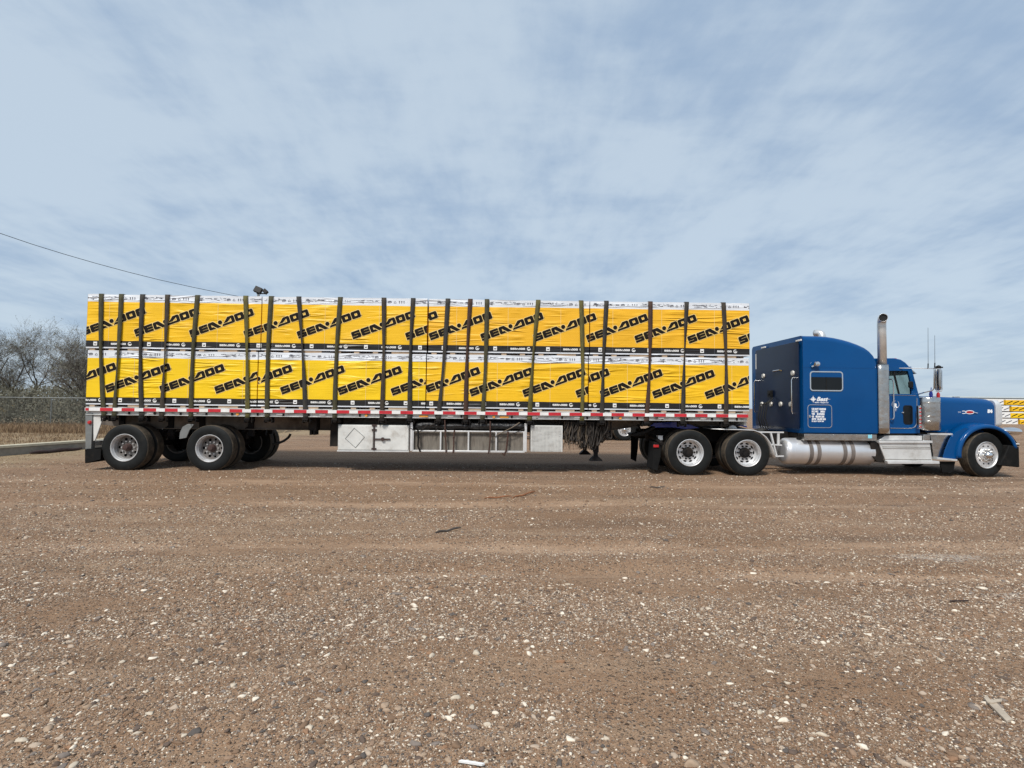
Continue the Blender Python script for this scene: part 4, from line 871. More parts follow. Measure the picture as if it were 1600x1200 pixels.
# side window, lower door, skirt
wx0, wz1 = P(1264.8, 579.8, SY); wx1, wz0 = P(1317, 611.5, SY)
q = MB(); q.prism(rrect(wx0, wx1, wz0, wz1, .07), SY - .014, SY + .002, [rrect(wx0 + .025, wx1 - .025, wz0 + .025, wz1 - .025, .05)]); sw = on_sl(q, 'window_frame', M['chrome'])
zmid = P(1290, 589.3, SY)[1]
q = MB(); q.prism(rrect(wx0 + .024, wx1 - .024, zmid, wz1 - .024, .03), SY - .008, SY + .001); on_sl(q, 'window_header', M['blue'])
q = MB(); q.prism(rrect(wx0 + .026, wx1 - .026, wz0 + .026, zmid, .04), SY - .006, SY + .001); on_sl(q, 'window_pane', M['glass'])
q = MB(); xm_ = (wx0 + wx1) / 2; q.box(xm_ - .008, xm_ + .008, SY - .012, SY - .0065, wz0 + .03, zmid - .004); on_sl(q, 'window_bar', M['black'])
q = MB(); z = P(1300, 574.5, SY)[1]; q.box(sx0 + .03, rings[-1][0][0] - .01, SY - .003, SY + .002, z - .004, z + .004); on_sl(q, 'body_seam', M['blue'])
dx0, dz1 = P(1261.5, 632, SY); dx1, dz0 = P(1300, 668.7, SY)
q = MB(); q.prism(rrect(dx0, dx1, dz0, dz1, .07), SY - .007, SY + .002, [rrect(dx0 + .012, dx1 - .012, dz0 + .012, dz1 - .012, .06)]); on_sl(q, 'hatch_trim', M['chrome'])
q = MB(); hx, hz0 = P(1265, 650.5, SY); q.box(hx - .02, hx + .02, SY - .016, SY, hz0 - .03, hz0 + .03); on_sl(q, 'hatch_lock', M['chrome'], bevel=.005)
kx0, kz1 = P(1256.5, 677.6, SY); kx1, kz0 = P(1370, 688.8, SY); q = MB(); q.box(kx0, kx1, SY - .006, SY + .25, kz0, kz1 - .003); on_sl(q, 'skirt', M['dullchrome'], bevel=.006)
q = MB(); q.box(kx0, kx1, SY + .25, 2.52, kz0 + .05, kz1 - .003); on_sl(q, 'floor_pan', M['frame'])
p0 = P(1359, 682, SY); q = MB(); q.box(p0[0] - .045, p0[0] + .045, SY - .010, SY - .007, p0[1] - .04, p0[1] + .04); on_sl(q, 'sticker', M['sticker'])
p0 = P(1271, 570.5, SY); q = MB(); q.lathe([(SY - .13, .001), (SY - .125, .05), (SY - .09, .065), (SY - .05, .05), (SY - .03, .02)], 20, 'Y', c=(p0[0] + .03, 0, p0[1] + .02)); q.bar((p0[0] - .07, SY - .04, p0[1] - .04), (p0[0] + .03, SY - .05, p0[1] + .01), .03); on_sl(q, 'spot_lamp', M['chrome'])
# lettering on the sleeper
def TX(s, px, py, h_px, Y, m_, parent, **k):
    x, z = P(px, py, Y); return text_mesh('lettering', s, h_px / 72.0 / 0.70, m_, parent, x - 9.0, Y - 1.3 - .002, z, **k)
TX('Best', 1275.5, 626.6, 6.6, SY, M['letter'], sl, shear=.35, bold=.004, sx=1.05)
q = MB(); c0 = P(1270.5, 623.8, SY); 
for a in range(4):
    an = R_(90 * a); L1 = (.085, .085, .085, .085)[a]; tip = (c0[0] + L1 * math.cos(an), c0[1] + L1 * math.sin(an)); s1 = (c0[0] + .022 * math.cos(an + R_(45)), c0[1] + .022 * math.sin(an + R_(45))); s2_ = (c0[0] + .022 * math.cos(an - R_(45)), c0[1] + .022 * math.sin(an - R_(45)))
    q.add([(c0[0], SY - .004, c0[1]), (s2_[0], SY - .004, s2_[1]), (tip[0], SY - .004, tip[1]), (s1[0], SY - .004, s1[1])], [(0, 1, 2, 3)])
for i in range(20):
    a0, a1 = 2 * math.pi * i / 20, 2 * math.pi * (i + 1) / 20
    q.add([(c0[0] + r_ * math.cos(a_), SY - .0045, c0[1] + r_ * math.sin(a_)) for r_, a_ in ((.046, a0), (.046, a1), (.038, a1), (.038, a0))], [(0, 1, 2, 3)])
l0 = P(1291, 624.2, SY); q.add([(l0[0], SY - .004, l0[1]), (l0[0] + .09, SY - .004, l0[1] + .004), (l0[0] + .09, SY - .004, l0[1] + .007), (l0[0], SY - .004, l0[1] + .012)], [(0, 1, 2, 3)])
B(q, 'star_emblem', M['letter'], sl, smooth=False, recalc=False)
TX('Nations Transport Ltd', 1272.5, 629.6, 1.7, SY, M['letter'], sl, shear=.3, bold=.001, sx=1.0)
for s, py in (('US DOT 3333948', 640.3), ('ICC MC    30521', 644.2), ('VIN    JD492053', 648.1), ('GS   80,000 LBS', 652.1), ('GVW  33,329 KG', 656.0)):
    TX(s, 1268.3, py, 2.7, SY, M['letter'], sl, bold=.0035, sx=.80)
TX('FL 22.5 F 12.5 R 150', 1268.3, 659.0, 1.9, SY, M['letter'], sl, bold=.0025, sx=.86)

# cab
CY = .27
A_ = lambda px, py: P(px, py, CY)
xs_l = rings[-1][0][0] - .03
side_poly = [(xs_l, A_(1370, 677)[1]), A_(1437, 677), A_(1437, 625), A_(1431, 600), A_(1424.5, 576), A_(1420, 572.5), (xs_l, A_(1385, 572.5)[1])]
hole = [A_(1389.5, 615.5), A_(1424.3, 615.8), A_(1422.6, 595), A_(1419.2, 580.5), A_(1417, 579.3), A_(1389.5, 579.3)]
q = MB(); q.prism(side_poly, CY, CY + .05, [hole]); cabn = B(q, 'cab_wall', M['blue'], ang=30)
q = MB(); q.prism(side_poly, CY, CY + .05, [hole]); B(q, 'cab_wall', M['blue'], far=True, ang=30)
for fr in (False, True):
    q = MB(); q.prism(hole, CY + .02, CY + .026); B(q, 'side_window', M['cabglass'], far=fr)
    q = MB(); xa, za = A_(1397.5, 579.5); xb, zb_ = A_(1406, 615.6); q.bar((xa, CY + .03, za), (xb, CY + .03, zb_), .03, .03, up=(0, 1, 0)); B(q, 'vent_bar', M['black'], far=fr)
q = MB(); q.prism([(xs_l, A_(1385, 560)[1] + .0), A_(1400, 559.3), A_(1410, 561.5), A_(1417, 566), A_(1423, 572.3), A_(1416, 575.5), A_(1400, 577.2), (xs_l, A_(1385, 577.2)[1])], CY + .04, 2.6 - CY - .04); B(q, 'cab_roof', M['blue'], bevel=.02)
q = MB(); q.prism([A_(1420, 573), A_(1433.5, 583.5), A_(1432, 584.3), A_(1419, 576)], CY + .02, 2.42); B(q, 'sun_visor', M['dullchrome'])
q = MB(); q.bar((*A_(1386, 558.8)[:1], CY + .3, A_(1386, 558.8)[1]), (A_(1411, 560)[0], CY + .3, A_(1411, 560)[1] + .01), .05, .03); B(q, 'air_horn', M['chrome'])
q = MB(); p0 = A_(1411, 560.5); q.box(p0[0] - .03, p0[0] + .04, CY + .25, CY + .33, p0[1] - .02, p0[1] + .035); B(q, 'marker_light', M['red'], bevel=.01)
for k in range(3): p0 = A_(1411, 560.5); q = MB(); q.box(p0[0] - .03, p0[0] + .04, .9 + k * .35, .98 + k * .35, p0[1] - .02, p0[1] + .035); B(q, 'marker_light', M['amber'], bevel=.01)
# windscreen
ws0, wz0_ = A_(1436, 624); ws1, wz1_ = A_(1422.8, 574.5)
q = MB(); q.add([(ws0 + .02, CY + .06, wz0_), (ws0 + .10, 1.3, wz0_), (ws0 + .02, 2.27, wz0_), (ws1, 2.27, wz1_), (ws1 + .05, 1.3, wz1_), (ws1, CY + .06, wz1_)], [(0, 1, 4, 5), (1, 2, 3, 4)]); B(q, 'windscreen', M['cabglass'], solid=.006)
for y in (CY + .05, 2.28): q = MB(); q.bar((ws0 + .01, y, wz0_ - .02), (ws1 + .0, y, wz1_ + .02), .06, .06); B(q, 'screen_pillar', M['blue'])
q = MB(); q.box(xs_l + .02, ws0 - .02, CY + .06, 2.27, 1.0, 1.06); q.box(ws0 - .35, ws0, CY + .06, 2.27, 1.06, wz0_ - .03); B(q, 'dashboard', M['seat'])
q = MB(); q.box(xs_l + .0, xs_l + .03, CY + .06, 2.27, 1.1, 2.25); B(q, 'cab_back', M['seat'])
for y in (.5, 1.75):
    q = MB(); sx_ = xs_l + .18; q.box(sx_, sx_ + .45, y, y + .5, 1.25, 1.45); q.box(sx_, sx_ + .14, y, y + .5, 1.45, 1.95); q.box(sx_ + .01, sx_ + .11, y + .13, y + .37, 1.96, 2.12); B(q, 'seat', M['seat'], bevel=.04)
q = MB(); cc_ = (ws0 - .42, 1.9, 1.75); q.v = []
pts = [(cc_[0] + .08 * math.cos(a), cc_[1] + .22 * math.sin(a), cc_[2] + .20 * math.cos(a)) for a in [2 * math.pi * k / 24 for k in range(25)]]; q.tube(pts, .016, 6); q.bar(cc_, (ws0 - .1, 1.9, 1.5), .04); B(q, 'steering_wheel', M['seat'])
p0 = A_(1420.5, 601); q = MB(); q.prism(rrect(p0[0] - .045, p0[0] + .05, p0[1] - .075, p0[1] + .075, .035), CY - .07, CY - .02); q.bar((p0[0] - .0, CY - .04, p0[1] - .07), (p0[0] + .1, CY, p0[1] - .09), .02); B(q, 'window_mirror', M['black'], bevel=.01)
# door trim, lower window, badge
dpl = [A_(1391, 669), A_(1424, 669.3), A_(1429.5, 667), A_(1432.2, 662), A_(1432.4, 622)]
q = MB(); q.tube([(a, CY - .002, c_) for a, c_ in dpl], .008, 6); q.tube([(A_(1391, 617.4)[0], CY - .001, A_(1391, 617.4)[1]), (A_(1431, 618)[0], CY - .001, A_(1431, 618)[1])], .005, 6); B(q, 'door_trim', M['chrome'])
l_x0, l_z1 = A_(1411.8, 634); l_x1, l_z0 = A_(1425.2, 662.3)
q = MB(); q.prism(rrect(l_x0, l_x1, l_z0, l_z1, .05), CY - .006, CY + .002); B(q, 'lower_window', M['glass'])
q = MB(); q.prism(rrect(l_x0 - .012, l_x1 + .012, l_z0 - .012, l_z1 + .012, .06), CY - .010, CY, [rrect(l_x0 + .003, l_x1 - .003, l_z0 + .003, l_z1 - .003, .05)]); B(q, 'lower_window_frame', M['black'])
p0 = A_(1410, 644.5); q = MB(); q.box(p0[0] - .02, p0[0] + .02, CY - .03, CY, p0[1] - .015, p0[1] + .015); B(q, 'door_lock', M['chrome'], bevel=.006)
TX('R', 1396.3, 636.5, 6.2, CY, M['letter'], cabn, bold=.010)
q = MB(); c0 = A_(1399, 633); shp = [(-.07, .065), (-.055, .085), (0, .095), (.055, .085), (.07, .065), (.085, .0), (.05, -.055), (0, -.075), (-.05, -.055), (-.085, .0)]
for i in range(10):
    if i in (2, 7): continue
    a, b_ = shp[i], shp[(i + 1) % 10]; q.bar((c0[0] + a[0], CY - .004, c0[1] + a[1]), (c0[0] + b_[0], CY - .004, c0[1] + b_[1]), .004, .006, up=(0, 1, 0))
q.bar((c0[0], CY - .004, c0[1] - .07), (c0[0], CY - .004, c0[1] - .14), .004, .02, up=(0, 1, 0)); q.bar((c0[0] - .03, CY - .004, c0[1] - .105), (c0[0] + .03, CY - .004, c0[1] - .105), .004, .012, up=(0, 1, 0)); B(q, 'door_emblem', M['letter'], cabn, smooth=False)
# exhaust stacks
for fr in (False, True):
    cy = .36 if True else 0; sxm, _ = P(1379, 600, .15); sr = .088
    ztop = P(1376, 500, .12)[1]; zsh = P(1381, 569.5, .05)[1]; zbt = P(1383, 677.5, .05)[1]
    q = MB(); pts = [(sxm, .15, zsh - .4), (sxm, .15, ztop - .12), (sxm - .002, .145, ztop - .06), (sxm - .008, .125, ztop - .01), (sxm - .03, .085, ztop + .018), (sxm - .06, .03, ztop + .030), (sxm - .085, -.03, ztop + .032)]
    q.tube(pts, sr, 24, cap=False)
    st_o = B(q, 'exhaust_stack', M['stackm'], far=fr, solid=.004, ang=50)
    q = MB(); e0 = Vector(pts[-1]); e1 = Vector(pts[-2]); dd = (e0 - e1).normalized(); q.tube([e0 - dd * .04, e0 - dd * .035], sr - .006, 24); B(q, 'stack_mouth', M['black'], st_o, far=fr)
    q = MB(); shx0, shx1 = P(1373, 620, .06)[0], P(1390.5, 620, .06)[0]
    n_ = 10; rws = []
    for zz_ in [zbt + (zsh - zbt) * k / 12 for k in range(13)]:
        rws.append([((shx0 + shx1) / 2 - (shx1 - shx0) / 2 * math.cos(math.pi * j / n_) * (1.0), .115 - .085 * math.sin(math.pi * j / n_) ** .6 + .004 * mnoise.noise(Vector((j * .5, zz_ * 4, 2))), zz_) for j in range(n_ + 1)])
    q.sheet(rws); B(q, 'heat_shield', M['dullchrome'], far=fr, solid=.006, recalc=False, ang=60)
    q = MB(); q.box(shx0 + .03, shx1 - .03, .10, .30, zbt + .02, zsh); B(q, 'stack_bracket', M['frame'], far=fr)
# grab handle
hx_, hz1_ = P(1390.5, 593, .2); hx1_, hz0_ = P(1396.5, 655, .2)
q = MB(); q.tube([(hx_, CY - .0, hz1_), (hx_ + .04, CY - .07, hz1_ + .01), (hx1_ - .015, CY - .08, hz1_ - .01), (hx1_, CY - .08, hz1_ - .06), (hx1_, CY - .08, hz0_ + .06), (hx1_ - .015, CY - .08, hz0_ + .01), (hx_ + .04, CY - .07, hz0_), (hx_, CY, hz0_)], .013, 8); B(q, 'grab_handle', M['chrome'])
# air cleaner
for fr in (False, True):
    ax0, ax1 = P(1435.5, 645, .30)[0], P(1469.5, 645, .30)[0]; acx = (ax0 + ax1) / 2; ar = (ax1 - ax0) / 2 * .97; az1 = P(1452, 621, .12)[1]; az0 = P(1452, 672.5, .12)[1]; acy = .12 + ar
    pr_ = [(az0, .001), (az0, ar * .96), (az0 + .012, ar)]
    for u in (.28, .42, .84): z_ = az0 + (az1 - az0) * u; pr_ += [(z_ - .006, ar), (z_ - .003, ar + .006), (z_ + .006, ar + .006), (z_ + .009, ar)]
    pr_ += [(az1 - .012, ar), (az1, ar * .97), (az1 + .012, ar * .7), (az1 + .014, .001)]
    q = MB(); q.lathe(pr_, 48, 'Z', c=(acx, acy, 0)); ac = B(q, 'air_cleaner', M['dullchrome'], far=fr, ang=40)
    q = MB(); lx_ = P(1437.5, 640, .1)[0]; q.box(lx_ - .03, lx_ + .03, .10, .17, P(1437, 670, .1)[1], P(1437, 634, .1)[1]); B(q, 'light_bar', M['chrome'], ac, far=fr, bevel=.005)
    for k in range(6): z_ = P(1435, 638 + k * 5.8, .1)[1]; q = MB(); q.lathe([(.075, .001), (.078, .016), (.098, .018)], 12, 'Y', c=(lx_ - .0, 0, z_)); B(q, 'marker_light', M['red' if k % 1 == 0 else 'amber'], ac, far=fr)
for (px, py, m_, h_) in ((1454.7, 620.5, 'bluedeck', .13), (1466, 620.5, 'red', .10)):
    x, z = P(px, py, .30); q = MB(); q.lathe([(z - .01, .001), (z - .01, .03), (z + h_ * .5, .038), (z + h_, .026), (z + h_ + .01, .001)], 16, 'Z', c=(x, .30, 0)); q.bar((x, .3, z + h_), (x + .01, .3, z + h_ + .09), .012); B(q, 'bullet_light', M[m_])
# mirrors
for fr in (False, True):
    q = MB(); T3 = lambda px, py, Y: (P(px, py, Y)[0], Y, P(px, py, Y)[1])
    q.tube([T3(1405, 575.2, .27), T3(1440, 575.5, 0), T3(1458, 575.8, -.08), T3(1470, 575, -.12)], .010, 7)
    q.tube([T3(1435, 616, .27), T3(1445, 613, .05), T3(1457, 610, -.05), T3(1459.5, 607, -.08), T3(1459.5, 576, -.08)], .013, 7)
    q.tube([T3(1462.5, 576, -.1), T3(1462.5, 610, -.1)], .007, 6); q.tube([T3(1462, 611, -.1), T3(1466, 611.5, -.12), T3(1470.5, 611, -.14), T3(1471.5, 608, -.14), T3(1471.5, 580, -.14), T3(1470, 576, -.12)], .015, 7); mo = B(q, 'mirror_frame', M['chrome'], far=fr)
    c0 = T3(1465.2, 593.3, -.11); q = MB(); hh = .235
    rgs = []
    for k in range(11):
        u = -1 + 2 * k / 10; w_ = (1 - u * u * .5) ** .5 * (.45 if abs(u) == 1 else 1)
        rgs.append([(c0[0] + .033 * math.cos(a) * w_ * (1.0 if math.cos(a) < 0 else .6), c0[1] + .085 * math.sin(a) * (1 if abs(u) < 1 else .8), c0[2] + u * hh) for a in [2 * math.pi * j / 16 for j in range(16)]])
    q.loft(rgs); B(q, 'mirror_head', M['dullchrome'], mo, far=fr, ang=50)
    c1_ = T3(1466.5, 574, -.12); q = MB(); q.lathe([(-.0, .001), (.0, .05), (.03, .045), (.05, .001)], 14, 'Z', c=c1_); q.bar((c1_[0] - .09, c1_[1], c1_[2] + .005), (c1_[0] + .09, c1_[1], c1_[2]), .03); B(q, 'antenna_mount', M['black'], mo, far=fr)
for (px, pt_, pb3) in ((1450, 512, 575), (1460.5, 524, 574)):
    a_ = P(px, pb3, -.06); b_ = P(px, pt_, -.06); q = MB(); q.tube([(a_[0], -.06, a_[1]), (a_[0] + .005, -.06, a_[1] + .10)], .012, 6); q.tube([(a_[0] + .005, -.06, a_[1] + .1), (b_[0], -.06, b_[1])], [.0045, .003], 5); B(q, 'antenna', M['black'])
# hood
HY = .50; hr = []
for (px, py, yy_) in ((1436, 619.2, .46), (1460, 619.6, .47), (1500, 621.3, .50), (1530, 622.6, .53), (1543, 623.8, .55), (1549, 626.3, .56), (1552, 630, .57)):
    x, z = P(px, py, HY + .12); hr.append(ringYZ(x, yy_, 2.6 - yy_, P(px, 677.5, HY)[1], z, .14, .03))
q = MB(); q.loft(hr); hd = B(q, 'hood', M['blue'], ang=28)
gx0 = hr[-1][0][0]; zt2 = P(1553, 625.5, .62)[1]; zb2 = P(1553, 668, .55)[1]
q = MB(); r1 = [(gx0 - .0, p[0], p[1]) for p in rrect(.53, 2.07, zb2, zt2, .12, 6)]; r2 = [(gx0 + .15, p[0], p[1]) for p in rrect(.56, 2.04, zb2, zt2 - .03, .14, 6)]; r1[:0] = []
q.loft([[(v[0] - .03, v[1], v[2]) for v in r1], [(v[0] + .08, v[1], v[2]) for v in r1], r2, [(v[0] + .01, 1.3 + (v[1] - 1.3) * .85, 1.3 + (v[2] - 1.3) * .9) for v in r2]]); gr = B(q, 'grille_surround', M['alu'], ang=50)
for k in range(16): y = .72 + k * 1.16 / 15; q = MB(); q.box(gx0 + .155, gx0 + .17, y - .012, y + .012, zb2 + .1, zt2 - .14); B(q, 'grille_bar', M['chrome'], gr)
q = MB(); p0 = P(1522, 620.5, .8); q.box(p0[0] - .09, p0[0] + .05, 1.26, 1.34, hr[3][0][2] * 0 + P(1522, 621.5, .62)[1] + .0, P(1522, 621.5, .62)[1] + .04); B(q, 'hood_ornament', M['dullchrome'], bevel=.008)
TX('54', 1543.2, 644.6, 4.6, .545, M['letter'], hd, bold=.010, sx=1.15)
# hood emblem
ex, ez = P(1511, 644, .505); EY = .498
q = MB(); q.v = []
def ell(mb, cx_, cz_, rx, rz_, y, w_=None, n=28):
    for i in range(n):
        a0, a1 = 2 * math.pi * i / n, 2 * math.pi * (i + 1) / n
        if w_: mb.add([(cx_ + (rx - k_) * math.cos(a_), y, cz_ + (rz_ - k_) * math.sin(a_)) for k_, a_ in ((0, a0), (0, a1), (w_, a1), (w_, a0))], [(0, 1, 2, 3)])
        else: mb.add([(cx_, y, cz_), (cx_ + rx * math.cos(a0), y, cz_ + rz_ * math.sin(a0)), (cx_ + rx * math.cos(a1), y, cz_ + rz_ * math.sin(a1))], [(0, 1, 2)])
for s2_, rx in ((0, .10),): ell(q, ex + .06, ez, .105, .045, EY, .016)
ell(q, ex - .09, ez - .003, .075, .036, EY - .001, .015)
for sgn in (1, -1):
    q.bar((ex - .15, EY, ez), (ex - .26, EY, ez + .02 * sgn), .004, .012, up=(0, 1, 0)); q.bar((ex + .15, EY, ez + .01 * sgn), (ex + .25, EY, ez - .018), .004, .012, up=(0, 1, 0))
B(q, 'hood_emblem', M['letter'], hd, smooth=False, recalc=False)
q = MB(); ell(q, ex + .06, ez, .088, .030, EY - .0015); B(q, 'emblem_centre', M['red'], hd, smooth=False, recalc=False)
# front fenders
SX, SZ = P(1541.5, 713.5, .1)[0] + .0, .492
for fr in (False, True):
    rows = []
    for k in range(33):
        a = R_(186 - (186 - 14) * k / 32); ca, sa = math.cos(a), math.sin(a); R0 = .635 if a > 1.57 else .635 + .03 * abs(ca)
        sq_ = 1.0
        rows.append([(SX + (R0 - .035) * ca, .075, SZ + (R0 - .035) * sa), (SX + (R0 - .025) * ca, .055, SZ + (R0 - .025) * sa), (SX + (R0 + .02) * ca, .05, SZ + (R0 + .02) * sa), (SX + (R0 + .045) * ca, .075, SZ + (R0 + .045) * sa), (SX + (R0 + .06) * ca, .16, SZ + (R0 + .06) * sa), (SX + (R0 + .07) * ca, .34, SZ + (R0 + .075) * sa), (SX + (R0 + .08) * ca, .58, SZ + (R0 + .10) * sa)])
    q = MB(); q.sheet(rows); fd = B(q, 'front_fender', M['blue'], far=fr, ang=70, solid=.006)
    q = MB(); sk = [P(1473.5, 716, .13), P(1477, 703, .13), P(1484, 686, .13), P(1494, 674, .13), P(1508, 668.5, .13), P(1516, 670, .13)]
    arch = []
    for k in range(12): a = R_(125 + (188 - 125) * k / 11); arch.append((SX + .645 * math.cos(a), SZ + .645 * math.sin(a)))
    q.prism(sk + arch, .12, .15); B(q, 'fender_skirt', M['blue'], fd, far=fr)
    q = MB()
    for k in range(24):
        a0, a1 = R_(186 - 172 * k / 24), R_(186 - 172 * (k + 1) / 24); q.add([(SX + .615 * math.cos(a_), y_, SZ + .615 * math.sin(a_)) for a_, y_ in ((a0, .09), (a1, .09), (a1, .62), (a0, .62))], [(0, 1, 2, 3)])
    B(q, 'wheel_well', M['black'], fd, far=fr)
# chassis side below cab
q = MB(); q.prism([P(1453.5, 677.5, .20), P(1487, 677.5, .20), P(1478, 700, .2), P(1474, 717, .20), P(1459, 715, .20)], .20, .24); B(q, 'side_panel', M['dullchrome'], bevel=.004)
q = MB(); q.box(P(1453, 678, .18)[0], P(1488, 678, .18)[0], .17, .26, P(1470, 679.5, .18)[1], P(1470, 677, .18)[1]); B(q, 'panel_trim', M['alu'])
q = MB(); p0 = P(1464, 714.5, .1); p1 = P(1495, 719, .1); q.prism([p0, (p1[0], p1[1] + .02), (p1[0], p1[1] - .02), (p0[0], p0[1] - .05)], .08, .4); B(q, 'small_step', M['alu'], bevel=.006)
q = MB(); p0 = P(1470, 721, .16); p1 = P(1493, 738, .16); q.prism([(p0[0] - .02, p0[1]), (p1[0], p0[1]), (p1[0] - .05, p1[1] - .0), (p0[0] + .03, p1[1])], .16, .19); B(q, 'mudflap', M['flap'])
q = MB(); q.box(P(1440, 700, .5)[0], P(1600, 700, .9)[0] - 1.2, .75, .83, .62, .88); q.box(P(1220, 700, .8)[0] - 3.2, 11.3, .78, .86, .70, .95); q.box(P(1220, 700, .8)[0] - 3.2, 11.3, 1.74, 1.82, .70, .95); B(q, 'chassis_rail', M['frame'])
q = MB(); q.box(8.7, 11.0, .9, 1.7, .55, 1.3); q.box(9.3, 10.2, .35, .7, .55, .98); q.box(8.7, 9.2, .3, 2.3, .5, .98); B(q, 'engine', M['frame'])
q = MB(); q.lathe([(.3, .05), (2.3, .05)], 12, 'Y', c=(SX, 0, .45)); B(q, 'front_axle', M['frame'])
# steps / battery box
for fr in (False, True):
    T2 = lambda px, py: P(px, py, .10)
    q = MB(); z1_, z0_ = T2(1400, 691)[1], T2(1400, 721)[1]; xa, xb = T2(1379, 700)[0], T2(1455, 700)[0]
    q.prism([T2(1373, 691), T2(1453, 691), T2(1457, 720), T2(1384, 720)], .10, .6); bb = B(q, 'battery_box', M['tread'], far=fr, bevel=.01)
    q = MB(); q.prism([T2(1372, 688.5), T2(1455, 688.5), T2(1455, 692), T2(1372, 692)], .06, .5); B(q, 'upper_step', M['alu'], bb, far=fr, bevel=.004)
    q = MB(); q.prism([T2(1383, 720), T2(1464, 720), T2(1464.5, 724.2), T2(1384, 724.2)], .03, .5); B(q, 'lower_step', M['alu'], bb, far=fr, bevel=.004)
    q = MB(); q.prism([T2(1384, 681.2), T2(1443, 681.2), T2(1443, 687.8), T2(1376, 687.8)], .14, .6); B(q, 'top_box', M['alu'], bb, far=fr, bevel=.006)
    q = MB(); q.prism([T2(1443.5, 679), T2(1454, 679), T2(1454, 689), T2(1443.5, 689)], .11, .5); B(q, 'corner_box', M['dullchrome'], bb, far=fr, bevel=.006)
    for k, py in enumerate((698, 700.6, 717.5)): q = MB(); a_ = T2(1378 + k * .8, py); b_ = T2(1455, py); q.box(a_[0], b_[0], .094, .099, a_[1] - .006, a_[1] + .006); B(q, 'step_ridge', M['dullchrome'], bb, far=fr)
    q = MB(); q.prism([T2(1362, 690), T2(1373, 691), T2(1384, 723), T2(1373, 722), T2(1362, 712)], .13, .55); B(q, 'box_side_panel', M['frame'], bb, far=fr)
# fuel tanks
for fr in (False, True):
    tr_ = .302; x0_, zc0 = P(1220.5, 706.5, .42); x1_, _ = P(1362, 706.5, .30); cyt = .12 + tr_; zc_ = P(1290, 706.8, .12)[1]
    pr_ = [(x0_ + .0, .001)] + [(x0_ + .12 * (1 - math.cos(R_(t_))), tr_ * (.62 + .38 * math.sin(R_(t_))) if t_ > 0 else tr_ * .60) for t_ in (0, 15, 30, 45, 60, 75, 90)]
    pr_ += [(x1_ - .03, tr_), (x1_ - .005, tr_ - .02), (x1_, tr_ - .05), (x1_, .001)]
    q = MB(); q.lathe(pr_, 56, 'X', c=(0, cyt, zc_)); tn = B(q, 'fuel_tank', M['tank'], far=fr, ang=40)
    for px in (1266.5, 1278.5, 1319, 1331.5):
        xx = P(px, 706, .12)[0]; q = MB(); q.lathe([(xx - .01, tr_ + .001), (xx - .01, tr_ + .008), (xx + .075, tr_ + .008), (xx + .075, tr_ + .001)], 56, 'X', c=(0, cyt, zc_)); B(q, 'tank_strap', M['tankstrap'], tn, far=fr, ang=40)
    q = MB(); fx, fz = P(1250, 688, .25); q.lathe([(0, .05), (.05, .05), (.055, .001)], 18, 'Z', c=(fx, .30, zc_ + tr_ - .03)); B(q, 'filler_cap', M['black'], tn, far=fr)
# steer wheels
wheel(tk, 'steer', (SX - 9.0 + .02, .10 - 1.3, TR - .012), R_(8.5)); w2 = wheel(tk, 'steer', (SX - 9.0, 2.5 - 1.3, TR - .012), math.pi + R_(8.5))
# drive wheels
DX = [PX(1078.5, .03, 710), PX(1168.3, .03, 710)]
for X in DX:
    for (y, rz) in ((.02, 0), (2.58, math.pi)): wheel(tk, 'drive', (X - 9.0, y - 1.3, TR - .012), rz)
    for (y, rz) in ((.36, 0), (2.24, math.pi)): inner_wheel(tk, (X - 9.0, y - 1.3, TR - .012), rz)
    q = MB(); q.lathe([(.5, .08), (2.1, .08)], 16, 'Y', c=(X, 0, TR)); q.lathe([(1.0, .001), (1.1, .22), (1.4, .22), (1.5, .001)], 20, 'Y', c=(X, 0, TR)); B(q, 'drive_axle', M['frame'])
    q = MB(); q.box(X - .4, X + .4, .66, .74, .6, .72); q.lathe([(.6, .001), (.6, .13), (.9, .13), (.9, .001)], 20, 'Z', c=(X + .3, .9, 0)); B(q, 'suspension', M['frame'])
# aluminium quarter fender over the front drive wheel
T5 = lambda px, py: P(px, py, .05)
crv = [T5(1114, 670.3), T5(1135, 671), T5(1160, 671.6), T5(1178, 672.4), T5(1188, 676), T5(1197, 683), T5(1204, 693), T5(1209, 705), T5(1211.5, 716)]
q = MB(); q.sheet([[(x, .04, z), (x, .66, z)] for x, z in crv]); B(q, 'quarter_fender', M['alu'], solid=.018, recalc=False)
q = MB(); q.sheet([[(x, 2.56, z), (x, 1.94, z)] for x, z in crv]); B(q, 'quarter_fender', M['alu'], solid=.018, recalc=False)
q = MB(); 
for (pa, pb4) in (((1179, 675), (1224, 675.5)), ((1205, 694.5), (1221, 695.5)), ((1209, 713), (1224, 712.5)), ((1204, 676), (1213, 712)), ((1216, 676), (1216, 694))):
    a_ = P(*pa, .2); b_ = P(*pb4, .2); q.bar((a_[0], .2, a_[1]), (b_[0], .2, b_[1]), .05, .03)
B(q, 'fender_bracket', M['alu'])
p0 = P(1139, 668, .9); q = MB(); q.lathe([(.70, .001), (.70, .12), (.95, .13)], 24, 'Y', c=(p0[0], 0, p0[1] - .06)); B(q, 'air_tank', M['alu'])
q = MB(); q.prism([P(1040, 670, .8), P(1150, 668, .8), P(1150, 676, .8), P(1060, 684, .8)], .85, 1.75); B(q, 'fifth_wheel', M['frame'])
